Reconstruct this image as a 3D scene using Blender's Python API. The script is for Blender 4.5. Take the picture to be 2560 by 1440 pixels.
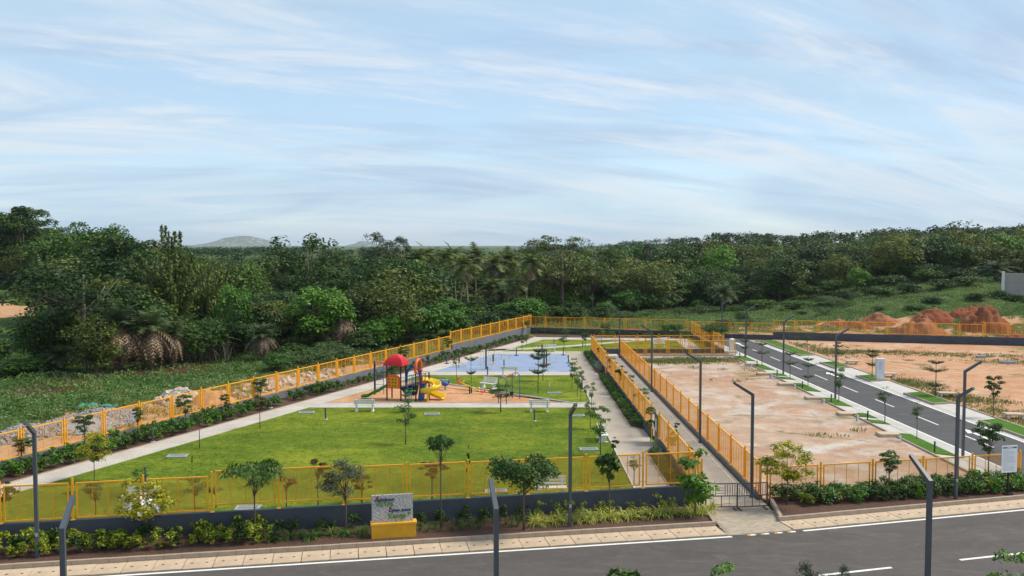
import bpy, math, random
import numpy as np
from mathutils import Vector, Matrix, Euler

for o in list(bpy.data.objects): bpy.data.objects.remove(o)
scene = bpy.context.scene
col = scene.collection
R = math.radians
PI = math.pi

# ------------------------------------------------------------------ camera
CAM_H, FPX, PITCH = 12.0, 2200.0, math.atan(108/2200)
cam = bpy.data.cameras.new('camera'); cam_o = bpy.data.objects.new('camera', cam); col.objects.link(cam_o)
cam.sensor_width = 36; cam.lens = 36*FPX/2560; cam.clip_start = 0.5; cam.clip_end = 20000
cam_o.location = (0, 0, CAM_H); cam_o.rotation_euler = (PI/2-PITCH, 0, 0)
scene.camera = cam_o

# ------------------------------------------------------------------ world: thin streaky cloud over a pale sky
SUN_EL, SUN_AZ = R(50), R(82)          # azimuth from +y towards +x
w = bpy.data.worlds.new('World'); scene.world = w; w.use_nodes = True
nt = w.node_tree; N = nt.nodes; L = nt.links; N.clear()
out = N.new('ShaderNodeOutputWorld'); bg = N.new('ShaderNodeBackground')
sky = N.new('ShaderNodeTexSky'); sky.sky_type = 'NISHITA'; sky.sun_disc = False
sky.sun_elevation = SUN_EL; sky.sun_rotation = SUN_AZ
sky.air_density = 1.0; sky.dust_density = 0.6; sky.ozone_density = 1.6; sky.altitude = 800
SKY_STRENGTH = 0.15
bg.inputs['Strength'].default_value = SKY_STRENGTH
tc = N.new('ShaderNodeTexCoord'); sep = N.new('ShaderNodeSeparateXYZ'); L.new(tc.outputs['Generated'], sep.inputs[0])
def wmath(op, a, b=None, clamp=False):
    n = N.new('ShaderNodeMath'); n.operation = op; n.use_clamp = clamp
    for i, x in enumerate((a, b)):
        if x is None: continue
        if isinstance(x, (int, float)): n.inputs[i].default_value = x
        else: L.new(x, n.inputs[i])
    return n.outputs[0]
zz = wmath('ADD', wmath('MAXIMUM', sep.outputs['Z'], 0.0), 0.21)
cx = wmath('DIVIDE', sep.outputs['X'], zz); cy = wmath('DIVIDE', sep.outputs['Y'], zz)
comb = N.new('ShaderNodeCombineXYZ'); L.new(cx, comb.inputs[0]); L.new(cy, comb.inputs[1])
def wnoise(scale, rot, detail, rough, dist, loc):
    mp = N.new('ShaderNodeMapping'); mp.vector_type = 'TEXTURE'; mp.inputs['Scale'].default_value = tuple(1/q for q in scale); mp.inputs['Rotation'].default_value = (0, 0, rot)
    mp.inputs['Location'].default_value = loc
    L.new(comb.outputs[0], mp.inputs[0])
    n = N.new('ShaderNodeTexNoise'); n.inputs['Scale'].default_value = 1; n.inputs['Detail'].default_value = detail
    n.inputs['Roughness'].default_value = rough; n.inputs['Distortion'].default_value = dist
    L.new(mp.outputs[0], n.inputs['Vector']); return n.outputs['Fac']
def wramp(x, stops):
    r = N.new('ShaderNodeValToRGB'); r.color_ramp.interpolation = 'EASE'
    els = r.color_ramp.elements
    while len(els) < len(stops): els.new(0.5)
    for e, (p, v) in zip(els, stops): e.position = p; e.color = (v, v, v, 1)
    L.new(x, r.inputs[0]); return r.outputs[0]
veil = wramp(wnoise((0.40, 0.85, 1), R(18), 6, 0.55, 0.7, (3.1, 1.7, 0)), [(0.30, 0.45), (0.66, 1.0)])
wisp = wramp(wnoise((0.50, 2.4, 1), R(24), 12, 0.66, 1.6, (7.3, 0.4, 0)), [(0.44, 0.0), (0.70, 0.90)])
dark = wramp(wnoise((0.6, 1.9, 1), R(8), 9, 0.6, 1.0, (1.3, 5.2, 0)), [(0.44, 0.0), (0.70, 0.70)])
def wmix(f, a, b):
    n = N.new('ShaderNodeMix'); n.data_type = 'RGBA'; n.clamp_factor = True
    L.new(f, n.inputs[0])
    for i, x in ((6, a), (7, b)):
        if isinstance(x, tuple): n.inputs[i].default_value = x
        else: L.new(x, n.inputs[i])
    return n.outputs[2]
CLOUD = (2.90, 3.90, 4.75, 1); WISP = (4.25, 4.62, 5.0, 1); GREY = (2.38, 3.12, 4.15, 1)
c1 = wmix(veil, sky.outputs[0], CLOUD)
c2 = wmix(dark, c1, GREY)
c3 = wmix(wisp, c2, WISP)
L.new(c3, bg.inputs['Color']); L.new(bg.outputs[0], out.inputs[0])

# ------------------------------------------------------------------ sun behind thin cloud
sun = bpy.data.lights.new('sun', 'SUN'); sun_o = bpy.data.objects.new('sun', sun); col.objects.link(sun_o)
sun.energy = 3.5; sun.angle = R(20); sun.color = (1.0, 0.90, 0.76)
sd = Vector((math.sin(SUN_AZ)*math.cos(SUN_EL), math.cos(SUN_AZ)*math.cos(SUN_EL), math.sin(SUN_EL)))
sun_o.rotation_euler = (-sd).to_track_quat('-Z', 'Y').to_euler(); sun_o.location = (0, 0, 60)

vs = scene.view_settings; vs.view_transform = 'Standard'; vs.look = 'None'; vs.gamma = 1; vs.use_curve_mapping = False
vs.exposure = 0.32
scene.render.engine = 'CYCLES'

# ------------------------------------------------------------------ helpers
rng = np.random.default_rng(11); random.seed(5)
CP, SP = math.cos(PITCH), math.sin(PITCH)
def ray(px, py):
    u, v = (px-1280)/FPX, (720-py)/FPX
    return Vector((u, CP+v*SP, -SP+v*CP))
def G(px, py, z=0.0):
    """where a sight line meets the level z"""
    d = ray(px, py); t = (z-CAM_H)/d.z
    return (d.x*t, d.y*t)
def top_z(y, py):
    """height of something seen at image row py when it stands y metres away"""
    d = ray(1280, py); return CAM_H+d.z/d.y*y
def smooth(a, b, x):
    t = np.clip((x-a)/(b-a), 0, 1); return t*t*(3-2*t)

class MB:
    def __init__(s): s.v=[]; s.f=[]; s.m=[]
    def add(s, V, F, mi=0):
        o=len(s.v); s.v += [tuple(p) for p in V]; s.f += [tuple(i+o for i in q) for q in F]; s.m += [mi]*len(F); return s
    def box(s, c, size, rot=None, mi=0, taper=1.0):
        x,y,z=[q/2 for q in size]; P=[]
        for dz,k in ((-z,1.0),(z,taper)):
            for dx,dy in ((-x,-y),(x,-y),(x,y),(-x,y)): P.append(Vector((dx*k,dy*k,dz)))
        if rot is not None:
            M = rot if isinstance(rot, Matrix) else Euler(rot).to_matrix()
            P=[M@p for p in P]
        c=Vector(c); P=[p+c for p in P]
        return s.add(P,[(3,2,1,0),(4,5,6,7),(0,1,5,4),(1,2,6,5),(2,3,7,6),(3,0,4,7)],mi)
    def beam(s, a, b, wd, ht, mi=0):
        a=Vector(a); b=Vector(b); d=(b-a); ln=d.length; d.normalize()
        up=Vector((0,0,1)) if abs(d.z)<0.97 else Vector((0,1,0))
        sx=d.cross(up).normalized(); uz=sx.cross(d)
        M=Matrix((sx,d,uz)).transposed()
        return s.box((a+b)/2,(wd,ln,ht),M,mi)
    def tube(s, pts, r, seg=6, mi=0, cap=True):
        pts=[Vector(p) for p in pts]; n=len(pts)
        rs=r if isinstance(r,(list,tuple)) else [r]*n
        V=[]; prev=None
        for i,p in enumerate(pts):
            t=(pts[min(i+1,n-1)]-pts[max(i-1,0)]).normalized()
            if prev is None:
                a=Vector((0,0,1)) if abs(t.z)<0.9 else Vector((1,0,0))
                prev=t.cross(a).normalized()
            else:
                prev=(prev-t*prev.dot(t)).normalized()
            b=t.cross(prev)
            for k in range(seg):
                q=2*PI*k/seg; V.append(p+(prev*math.cos(q)+b*math.sin(q))*rs[i])
        F=[]
        for i in range(n-1):
            for k in range(seg):
                k2=(k+1)%seg; F.append((i*seg+k,i*seg+k2,(i+1)*seg+k2,(i+1)*seg+k))
        if cap: F.append(tuple(range(seg-1,-1,-1))); F.append(tuple((n-1)*seg+k for k in range(seg)))
        return s.add(V,F,mi)
    def prism(s, pts, z0, z1, mi=0):
        a=sum(pts[i][0]*pts[(i+1)%len(pts)][1]-pts[(i+1)%len(pts)][0]*pts[i][1] for i in range(len(pts)))
        if a<0: pts=pts[::-1]
        n=len(pts); V=[(x,y,z0) for x,y in pts]+[(x,y,z1) for x,y in pts]
        F=[tuple(range(n-1,-1,-1)),tuple(range(n,2*n))]+[(i,(i+1)%n,n+(i+1)%n,n+i) for i in range(n)]
        return s.add(V,F,mi)
    def lathe(s, prof, seg=10, c=(0,0,0), mi=0):
        n=len(prof); V=[]; c=Vector(c)
        for r,z in prof:
            for k in range(seg): q=2*PI*k/seg; V.append(c+Vector((r*math.cos(q),r*math.sin(q),z)))
        F=[(i*seg+k,i*seg+(k+1)%seg,(i+1)*seg+(k+1)%seg,(i+1)*seg+k) for i in range(n-1) for k in range(seg)]
        F.append(tuple((n-1)*seg+k for k in range(seg))); F.append(tuple(range(seg-1,-1,-1)))
        return s.add(V,F,mi)
    def mesh(s, name, mats, smooth_=False):
        me=bpy.data.meshes.new(name); me.from_pydata(s.v,[],s.f)
        for m in (mats if isinstance(mats,(list,tuple)) else [mats]): me.materials.append(m)
        me.polygons.foreach_set('material_index',s.m)
        if smooth_: me.polygons.foreach_set('use_smooth',[True]*len(s.f))
        me.update(); return me

def np_mesh(name, V, F, mats, mi=None, smooth_=False):
    """fast mesh of triangles or quads from arrays"""
    V=np.asarray(V,dtype=np.float32); F=np.asarray(F,dtype=np.int32)
    me=bpy.data.meshes.new(name); k=F.shape[1]
    me.vertices.add(len(V)); me.vertices.foreach_set('co',V.ravel())
    me.loops.add(F.size); me.loops.foreach_set('vertex_index',F.ravel())
    me.polygons.add(len(F)); me.polygons.foreach_set('loop_start',np.arange(0,F.size,k,dtype=np.int32))
    for m in (mats if isinstance(mats,(list,tuple)) else [mats]): me.materials.append(m)
    if mi is not None: me.polygons.foreach_set('material_index',np.asarray(mi,dtype=np.int32))
    if smooth_: me.polygons.foreach_set('use_smooth',np.ones(len(F),dtype=bool))
    me.update(calc_edges=True); return me

def ob(name, me, parent=None, loc=(0,0,0), rot=(0,0,0), sc=(1,1,1)):
    o=bpy.data.objects.new(name,me); col.objects.link(o)
    o.location=loc; o.rotation_euler=rot; o.scale=sc
    if parent is not None: o.parent=parent
    return o
def tag(o,label,cat,group=None):
    o['label']=label; o['category']=cat
    if group: o['group']=group
    return o
def thing(name,label,cat,loc=(0,0,0),rz=0,group=None):
    o=bpy.data.objects.new(name,None); col.objects.link(o); o.empty_display_size=0.2
    o.location=loc; o.rotation_euler=(0,0,rz); return tag(o,label,cat,group)
def struct(name,me,kind='structure',parent=None):
    o=ob(name,me,parent); o['kind']=kind; return o
def copy_tree(o,parent=None):
    c=o.copy(); col.objects.link(c); c.parent=parent
    for ch in list(o.children): copy_tree(ch,c)
    return c

# ------------------------------------------------------------------ materials
def new_mat(name):
    m=bpy.data.materials.new(name); m.use_nodes=True; return m, m.node_tree, m.node_tree.nodes['Principled BSDF']
def nnode(nt,t,**kw):
    n=nt.nodes.new(t)
    for k,v in kw.items():
        if k in n.inputs.keys(): n.inputs[k].default_value=v
        else: setattr(n,k,v)
    return n
def noise(nt,scale,detail=4,rough=0.55,vec=None,dist=0.0):
    n=nnode(nt,'ShaderNodeTexNoise'); n.inputs['Scale'].default_value=scale; n.inputs['Detail'].default_value=detail
    n.inputs['Roughness'].default_value=rough; n.inputs['Distortion'].default_value=dist
    if vec is not None: nt.links.new(vec,n.inputs['Vector'])
    return n.outputs['Fac']
def ramp(nt,x,stops,ease=False):
    r=nnode(nt,'ShaderNodeValToRGB'); els=r.color_ramp.elements
    if ease: r.color_ramp.interpolation='EASE'
    while len(els)<len(stops): els.new(0.5)
    for e,(p,c) in zip(els,stops):
        e.position=p; e.color=(c,c,c,1) if isinstance(c,(int,float)) else (*c,1)
    nt.links.new(x,r.inputs[0]); return r.outputs[0]
def mixc(nt,f,a,b,mode='MIX'):
    n=nnode(nt,'ShaderNodeMix'); n.data_type='RGBA'; n.blend_type=mode; n.clamp_factor=True
    for i,x in ((0,f),(6,a),(7,b)):
        if isinstance(x,tuple): n.inputs[i].default_value=(*x,1) if len(x)==3 else x
        elif isinstance(x,(int,float)): n.inputs[i].default_value=x
        else: nt.links.new(x,n.inputs[i])
    return n.outputs[2]
def bump(nt,b,h,strength,dist=0.02):
    n=nnode(nt,'ShaderNodeBump'); n.inputs['Strength'].default_value=strength; n.inputs['Distance'].default_value=dist
    nt.links.new(h,n.inputs['Height']); nt.links.new(n.outputs[0],b.inputs['Normal'])
def objco(nt): return nnode(nt,'ShaderNodeTexCoord').outputs['Object']
def mapped(nt,vec,scale=(1,1,1),rot=(0,0,0)):
    m=nnode(nt,'ShaderNodeMapping'); m.inputs['Scale'].default_value=scale; m.inputs['Rotation'].default_value=rot
    nt.links.new(vec,m.inputs[0]); return m.outputs[0]
def simple(name,c,rough=0.5,var=0.12,scale=3.0,metal=0.0,bmp=0.0,bscale=60,spec=0.5,dirt=None):
    """plain painted / cast surface with slight uneven tone"""
    m,t,b=new_mat(name); v=objco(t)
    n=noise(t,scale,5,0.6,v)
    lo=tuple(max(0,x*(1-var)) for x in c); hi=tuple(min(1,x*(1+var)) for x in c)
    cc=ramp(t,n,[(0.3,lo),(0.7,hi)])
    if dirt:
        n2=noise(t,scale*0.6,6,0.7,v,0.6); cc=mixc(t,ramp(t,n2,[(0.5,0.0),(0.78,0.75)]),cc,dirt)
    t.links.new(cc,b.inputs['Base Color'])
    b.inputs['Roughness'].default_value=rough; b.inputs['Metallic'].default_value=metal
    b.inputs['Specular IOR Level'].default_value=spec
    if bmp: bump(t,b,noise(t,bscale,4,0.6,v),bmp)
    return m
def leaf(name,dark_c,light_c,trans=0.20,rough=0.55,obvar=0.35,pscale=0.5):
    """foliage: tone differs leaf by leaf, tree by tree and patch by patch"""
    m,t,b=new_mat(name)
    geo=nnode(t,'ShaderNodeNewGeometry'); info=nnode(t,'ShaderNodeObjectInfo')
    f=ramp(t,geo.outputs['Random Per Island'],[(0.0,0.0),(1.0,1.0)])
    cc=mixc(t,f,dark_c,light_c)
    v=objco(t); pn=noise(t,pscale,3,0.5,v)
    mul=ramp(t,pn,[(0.3,(0.72,0.74,0.74)),(0.7,(1.22,1.2,1.1))])
    cc=mixc(t,1.0,cc,mul,'MULTIPLY')
    om=ramp(t,info.outputs['Random'],[(0.0,(1-obvar,1-obvar*0.82,1-obvar*0.9)),(0.5,(1,1,1)),(1.0,(1+obvar,1+obvar*0.6,1-obvar*0.2))])
    cc=mixc(t,1.0,cc,om,'MULTIPLY')
    t.links.new(cc,b.inputs['Base Color']); b.inputs['Roughness'].default_value=rough; b.inputs['Specular IOR Level'].default_value=0.35
    tr=nnode(t,'ShaderNodeBsdfTranslucent'); t.links.new(cc,tr.inputs[0])
    mx=nnode(t,'ShaderNodeMixShader'); mx.inputs[0].default_value=trans
    t.links.new(b.outputs[0],mx.inputs[1]); t.links.new(tr.outputs[0],mx.inputs[2])
    t.links.new(mx.outputs[0],t.nodes['Material Output'].inputs[0]); return m

M={}
M['yellow']=simple('fence_yellow_paint',(0.92,0.40,0.006),0.45,0.08,2.0,dirt=(0.72,0.29,0.01))
M['yellowwire']=simple('yellow_wire',(0.80,0.36,0.015),0.5,0.1,4.0)
M['wall']=simple('dark_grey_wall_paint',(0.050,0.060,0.078),0.7,0.20,1.2,bmp=0.3,dirt=(0.085,0.088,0.092))
M['lamp']=simple('lamp_grey_metal',(0.075,0.088,0.10),0.42,0.08,2.0)
M['white']=simple('white_concrete',(0.72,0.72,0.69),0.7,0.06,5.0,bmp=0.2,dirt=(0.55,0.53,0.48))
M['whiteline']=simple('road_paint',(0.78,0.77,0.72),0.7,0.06,6.0,dirt=(0.55,0.52,0.46))
M['slab']=simple('drain_slab_concrete',(0.50,0.38,0.26),0.85,0.16,1.6,bmp=0.4,dirt=(0.36,0.27,0.19))
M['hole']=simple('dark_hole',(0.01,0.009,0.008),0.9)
M['kerb']=simple('kerb_concrete',(0.36,0.28,0.21),0.85,0.15,2.5,bmp=0.4,dirt=(0.25,0.19,0.14))
M['kerbgrey']=simple('edging_concrete',(0.50,0.48,0.45),0.85,0.12,2.5,bmp=0.4)
M['conc']=simple('apron_concrete',(0.50,0.48,0.44),0.85,0.10,0.9,bmp=0.3,dirt=(0.44,0.37,0.28))
M['concslab']=simple('marker_slab',(0.52,0.40,0.29),0.85,0.12,2.0,bmp=0.4,dirt=(0.35,0.22,0.13))
M['soil']=simple('bed_soil',(0.085,0.042,0.026),0.95,0.45,9.0,bmp=0.8,bscale=25)
M['bark']=simple('bark',(0.115,0.085,0.062),0.9,0.3,6.0,bmp=0.6)
M['barkpale']=simple('pale_bark',(0.30,0.24,0.18),0.9,0.3,6.0,bmp=0.6)
M['red']=simple('red_plastic',(0.62,0.012,0.020),0.35,0.08)
M['orange']=simple('orange_plastic',(0.72,0.11,0.012),0.35,0.08)
M['pyellow']=simple('yellow_plastic',(0.78,0.50,0.012),0.32,0.06)
M['green']=simple('green_plastic',(0.012,0.24,0.035),0.35,0.08)
M['blue']=simple('blue_plastic',(0.018,0.10,0.36),0.38,0.1)
M['bluepipe']=simple('blue_pipe_paint',(0.04,0.16,0.36),0.4,0.1)
M['black']=simple('black_steel',(0.012,0.011,0.012),0.4,0.1)
M['darkred']=simple('dark_red_rail',(0.28,0.012,0.018),0.4,0.1)
M['gymgreen']=simple('gym_green_steel',(0.004,0.055,0.042),0.35,0.1)
M['gymyellow']=simple('gym_cream_yellow_steel',(0.72,0.52,0.14),0.4,0.08)
M['gymwhite']=simple('gym_cream_steel',(0.70,0.64,0.45),0.4,0.08)
M['grate']=simple('galvanised_grate',(0.34,0.36,0.37),0.5,0.1,8.0)
M['board']=simple('white_board',(0.80,0.82,0.84),0.4,0.03)
M['boardgreen']=simple('board_green_print',(0.05,0.10,0.04),0.5)
M['print']=simple('grey_print',(0.42,0.44,0.47),0.6)
M['cabinet']=simple('cabinet_white',(0.66,0.68,0.70),0.45,0.05,3.0,dirt=(0.52,0.52,0.50))
M['pipegrey']=simple('grey_pipe',(0.28,0.31,0.34),0.5,0.1)
M['gate']=simple('gate_grey_steel',(0.055,0.065,0.078),0.45,0.1)
M['flower']=simple('white_flower',(0.80,0.80,0.76),0.6,0.05)
M['signyellow']=simple('sign_plinth_yellow',(0.76,0.38,0.012),0.6,0.1,2.0,bmp=0.3,dirt=(0.50,0.22,0.05))
M['signgreen']=simple('sign_green_letters',(0.08,0.24,0.012),0.4)
M['signblue']=simple('sign_blue_letters',(0.012,0.035,0.12),0.4)
M['rock']=simple('pale_rubble',(0.46,0.39,0.32),0.9,0.30,1.5,bmp=0.5)
M['rockdark']=simple('gravel_stone',(0.27,0.27,0.27),0.9,0.35,3.0,bmp=0.5)
M['tarp']=simple('teal_tarp',(0.03,0.24,0.17),0.6,0.2)
M['retwall']=simple('boundary_grey_wall',(0.36,0.33,0.30),0.85,0.12,0.7,bmp=0.3,dirt=(0.25,0.23,0.20))

def asphalt(name,c):
    m,t,b=new_mat(name); v=objco(t)
    big=noise(t,0.25,4,0.6,mapped(t,v,(1,3.0,1),(0,0,R(-11)))); fine=noise(t,90,3,0.7,v); mid=noise(t,2.2,6,0.65,v,0.4)
    cc=mixc(t,ramp(t,big,[(0.3,0.0),(0.7,1.0)]),tuple(x*0.86 for x in c),tuple(x*1.2 for x in c))
    cc=mixc(t,ramp(t,mid,[(0.45,0.0),(0.75,0.45)]),cc,tuple(x*1.55 for x in c))
    dst=noise(t,0.5,8,0.72,mapped(t,v,(1,2.2,1),(0,0,R(-11))),1.2); cc=mixc(t,ramp(t,dst,[(0.52,0.0),(0.72,0.6)]),cc,(0.17,0.13,0.10))
    cc=mixc(t,1.0,cc,ramp(t,fine,[(0.3,0.75),(0.7,1.25)]),'MULTIPLY')
    t.links.new(cc,b.inputs['Base Color']); b.inputs['Roughness'].default_value=0.85; bump(t,b,fine,0.4,0.01); return m
M['asphalt']=asphalt('road_asphalt',(0.072,0.062,0.056))
M['asphalt2']=asphalt('street_asphalt',(0.056,0.054,0.056))

def lawn_mat(name,dark_c,mid_c,light_c,sc=1.0):
    m,t,b=new_mat(name); v=objco(t)
    a=noise(t,0.16*sc,6,0.62,mapped(t,v,(0.8,1.25,1)),0.5); bn=noise(t,1.1*sc,6,0.7,v,0.3); fine=noise(t,14,5,0.8,v); b2=noise(t,3.2,5,0.75,mapped(t,v,(0.7,1.3,1)),0.6)
    b3=noise(t,1.7,9,0.85,v,0.8); bn=mixc(t,0.45,mixc(t,0.5,bn,b3),b2); f=mixc(t,0.62,a,bn); cc=ramp(t,f,[(0.40,dark_c),(0.5,mid_c),(0.60,light_c)])
    dr=noise(t,0.33,7,0.7,mapped(t,v,(1,1.4,1),(0,0,0.7)),0.9); cc=mixc(t,ramp(t,dr,[(0.60,0.0),(0.74,0.55)]),cc,(light_c[0]*1.15,light_c[1]*0.95,light_c[2]*1.6))
    cc=mixc(t,1.0,cc,ramp(t,fine,[(0.28,0.6),(0.72,1.35)]),'MULTIPLY')
    t.links.new(cc,b.inputs['Base Color']); b.inputs['Roughness'].default_value=0.9; b.inputs['Specular IOR Level'].default_value=0.15
    bump(t,b,mixc(t,0.5,fine,bn),0.9,0.06); return m
M['lawn']=lawn_mat('park_lawn',(0.045,0.100,0.005),(0.120,0.178,0.010),(0.265,0.285,0.020))
M['verge']=lawn_mat('verge_turf',(0.035,0.11,0.008),(0.06,0.155,0.012),(0.09,0.19,0.018),2.0)

def dirt_mat(name,base_c,pale_c,red_c,weeds=0.0,wpale=0.5):
    m,t,b=new_mat(name); v=objco(t)
    n1=noise(t,0.11,5,0.6,v,0.5); n2=noise(t,0.7,7,0.7,v,0.4); n3=noise(t,7,5,0.75,v); n4=noise(t,0.17,5,0.65,mapped(t,v,(1,1,1),(0,0,1.1)),0.8)
    cc=mixc(t,ramp(t,n1,[(0.38,0.0),(0.62,1.0)]),base_c,red_c)
    cc=mixc(t,ramp(t,n4,[(0.5,0.0),(0.66,wpale)]),cc,pale_c)
    cc=mixc(t,1.0,cc,ramp(t,n2,[(0.3,0.78),(0.7,1.2)]),'MULTIPLY')
    cc=mixc(t,1.0,cc,ramp(t,n3,[(0.25,0.70),(0.75,1.25)]),'MULTIPLY')
    if weeds:
        n5=noise(t,0.22,7,0.72,mapped(t,v,(1,1.3,1),(0,0,2.1)),0.8)
        cc=mixc(t,ramp(t,n5,[(0.60-0.1*weeds,0.0),(0.66,0.85)]),cc,mixc(t,n3,(0.05,0.09,0.015),(0.22,0.19,0.06)))
    t.links.new(cc,b.inputs['Base Color']); b.inputs['Roughness'].default_value=0.95; b.inputs['Specular IOR Level'].default_value=0.1
    bump(t,b,mixc(t,0.5,n3,n2),0.8,0.08); return m
M['plot']=dirt_mat('plot_earth',(0.46,0.335,0.245),(0.53,0.49,0.44),(0.41,0.245,0.155),0.35,0.95)
M['plot2']=dirt_mat('plot_earth_orange',(0.52,0.305,0.185),(0.55,0.42,0.31),(0.46,0.24,0.13),0.55,0.7)
M['sand']=dirt_mat('play_sand',(0.56,0.30,0.155),(0.60,0.38,0.22),(0.50,0.25,0.12),0.0,0.5)
M['mound']=dirt_mat('red_earth',(0.27,0.10,0.05),(0.34,0.17,0.09),(0.20,0.06,0.03),0.0,0.4)
M['moundpale']=dirt_mat('pale_red_earth',(0.36,0.155,0.08),(0.42,0.24,0.14),(0.26,0.095,0.05),0.0,0.5)

def paver_mat(name,c1,c2,mort,sc,rot=0.0):
    m,t,b=new_mat(name); v=objco(t)
    br=nnode(t,'ShaderNodeTexBrick'); t.links.new(mapped(t,v,(1,1,1),(0,0,rot)),br.inputs['Vector'])
    br.inputs['Color1'].default_value=(*c1,1); br.inputs['Color2'].default_value=(*c2,1); br.inputs['Mortar'].default_value=(*mort,1)
    br.inputs['Scale'].default_value=sc; br.inputs['Mortar Size'].default_value=0.025; br.inputs['Brick Width'].default_value=0.5
    n=noise(t,0.5,6,0.65,v,0.4)
    cc=mixc(t,1.0,br.outputs['Color'],ramp(t,n,[(0.3,(0.80,0.78,0.74)),(0.7,(1.12,1.1,1.08))]),'MULTIPLY')
    t.links.new(cc,b.inputs['Base Color']); b.inputs['Roughness'].default_value=0.88; bump(t,b,br.outputs['Fac'],-0.3,0.01); return m
M['pathpale']=paver_mat('path_pavers',(0.56,0.52,0.46),(0.50,0.455,0.40),(0.36,0.32,0.27),2.4,R(22))
M['pathtan']=paver_mat('corridor_pavers',(0.46,0.40,0.325),(0.41,0.35,0.285),(0.29,0.25,0.20),2.4)
M['paver']=simple('driveway_block',(0.40,0.335,0.25),0.88,0.14,0.8,bmp=0.4)
M['band']=paver_mat('pavement_band',(0.54,0.53,0.50),(0.49,0.48,0.455),(0.37,0.35,0.32),2.4)
M['court']=simple('blue_rubber_court',(0.235,0.30,0.44),0.75,0.12,0.6,bmp=0.2,dirt=(0.25,0.31,0.45))
M['courtfoot']=simple('blue_footing',(0.02,0.05,0.20),0.6)

def stone_mat():
    m,t,b=new_mat('veined_stone'); v=objco(t)
    wv=nnode(t,'ShaderNodeTexWave'); wv.inputs['Scale'].default_value=2.2; wv.inputs['Distortion'].default_value=9; wv.inputs['Detail'].default_value=5; wv.inputs['Detail Scale'].default_value=1.6
    t.links.new(mapped(t,v,(1.2,1,3.2),(0,R(35),0)),wv.inputs['Vector'])
    n=noise(t,9,6,0.7,v,1.0)
    cc=ramp(t,mixc(t,0.55,wv.outputs['Fac'],n),[(0.22,(0.15,0.145,0.15)),(0.42,(0.36,0.35,0.33)),(0.6,(0.50,0.49,0.46)),(0.85,(0.66,0.64,0.60))])
    t.links.new(cc,b.inputs['Base Color']); b.inputs['Roughness'].default_value=0.6; return m
M['stone']=stone_mat()

# foliage
M['lf_dark']=leaf('leaf_dark_green',(0.012,0.040,0.005),(0.048,0.105,0.010))
M['lf_mid']=leaf('leaf_mid_green',(0.022,0.066,0.005),(0.080,0.158,0.012))
M['lf_olive']=leaf('leaf_olive',(0.048,0.080,0.008),(0.150,0.180,0.022))
M['lf_bright']=leaf('leaf_bright_green',(0.042,0.135,0.008),(0.110,0.250,0.020))
M['lf_grey']=leaf('leaf_grey_green',(0.050,0.075,0.045),(0.115,0.140,0.085),obvar=0.2)
M['lf_feather']=leaf('leaf_feathery_scrub',(0.040,0.085,0.018),(0.120,0.180,0.050),obvar=0.25)
M['lf_euca']=leaf('leaf_eucalyptus',(0.028,0.052,0.020),(0.080,0.108,0.045),obvar=0.25)
M['lf_palm']=leaf('leaf_coconut',(0.05,0.090,0.014),(0.165,0.195,0.045),obvar=0.2)
M['lf_date']=leaf('leaf_date_palm',(0.038,0.080,0.028),(0.110,0.155,0.065),obvar=0.2)
M['lf_dead']=leaf('leaf_dead_frond',(0.10,0.068,0.046),(0.34,0.25,0.18),trans=0.1,obvar=0.2)
M['lf_bamboo']=leaf('leaf_bamboo',(0.060,0.105,0.014),(0.150,0.205,0.040),obvar=0.2)
M['lf_yellow']=leaf('leaf_yellow_green',(0.15,0.20,0.010),(0.50,0.44,0.015),obvar=0.08,pscale=2.0)
M['lf_lime']=leaf('leaf_lime_shrub',(0.040,0.125,0.006),(0.34,0.36,0.015),obvar=0.15,pscale=3.0)
M['lf_variegated']=leaf('leaf_variegated',(0.17,0.25,0.02),(0.62,0.60,0.13),obvar=0.1,pscale=6.0)
M['lf_strap']=leaf('leaf_strap',(0.03,0.10,0.012),(0.11,0.21,0.03),obvar=0.15,pscale=4.0)
M['lf_sap']=leaf('leaf_sapling',(0.028,0.080,0.010),(0.075,0.150,0.022),obvar=0.25,pscale=2.0)
M['lf_tier']=leaf('leaf_tiered',(0.025,0.060,0.012),(0.070,0.115,0.030),obvar=0.2,pscale=2.0)
M['lf_brown']=leaf('leaf_reddish',(0.06,0.050,0.015),(0.15,0.100,0.03),obvar=0.2,pscale=2.0)
M['lf_silver']=leaf('leaf_silver',(0.10,0.15,0.11),(0.20,0.27,0.20),obvar=0.1,pscale=2.0)
M['lf_red']=leaf('leaf_copper',(0.16,0.06,0.02),(0.24,0.15,0.03),obvar=0.1,pscale=2.0)
M['grass']=leaf('field_grass',(0.045,0.130,0.016),(0.160,0.290,0.060),trans=0.2,obvar=0.0,pscale=0.12)
M['grassdark']=leaf('field_herb_dark',(0.028,0.085,0.012),(0.080,0.165,0.028),trans=0.2,obvar=0.0,pscale=0.2)
M['grasspale']=leaf('field_herb_pale',(0.085,0.135,0.045),(0.20,0.27,0.12),trans=0.2,obvar=0.0,pscale=0.2)
M['turf']=leaf('lawn_blades',(0.050,0.115,0.006),(0.30,0.33,0.025),trans=0.15,obvar=0.0,pscale=0.35)
M['grassdry']=leaf('dry_grass',(0.12,0.13,0.03),(0.30,0.27,0.10),trans=0.2,obvar=0.0,pscale=0.2)
M['culm']=simple('bamboo_culm',(0.20,0.17,0.06),0.6,0.3,2.0)
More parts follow.
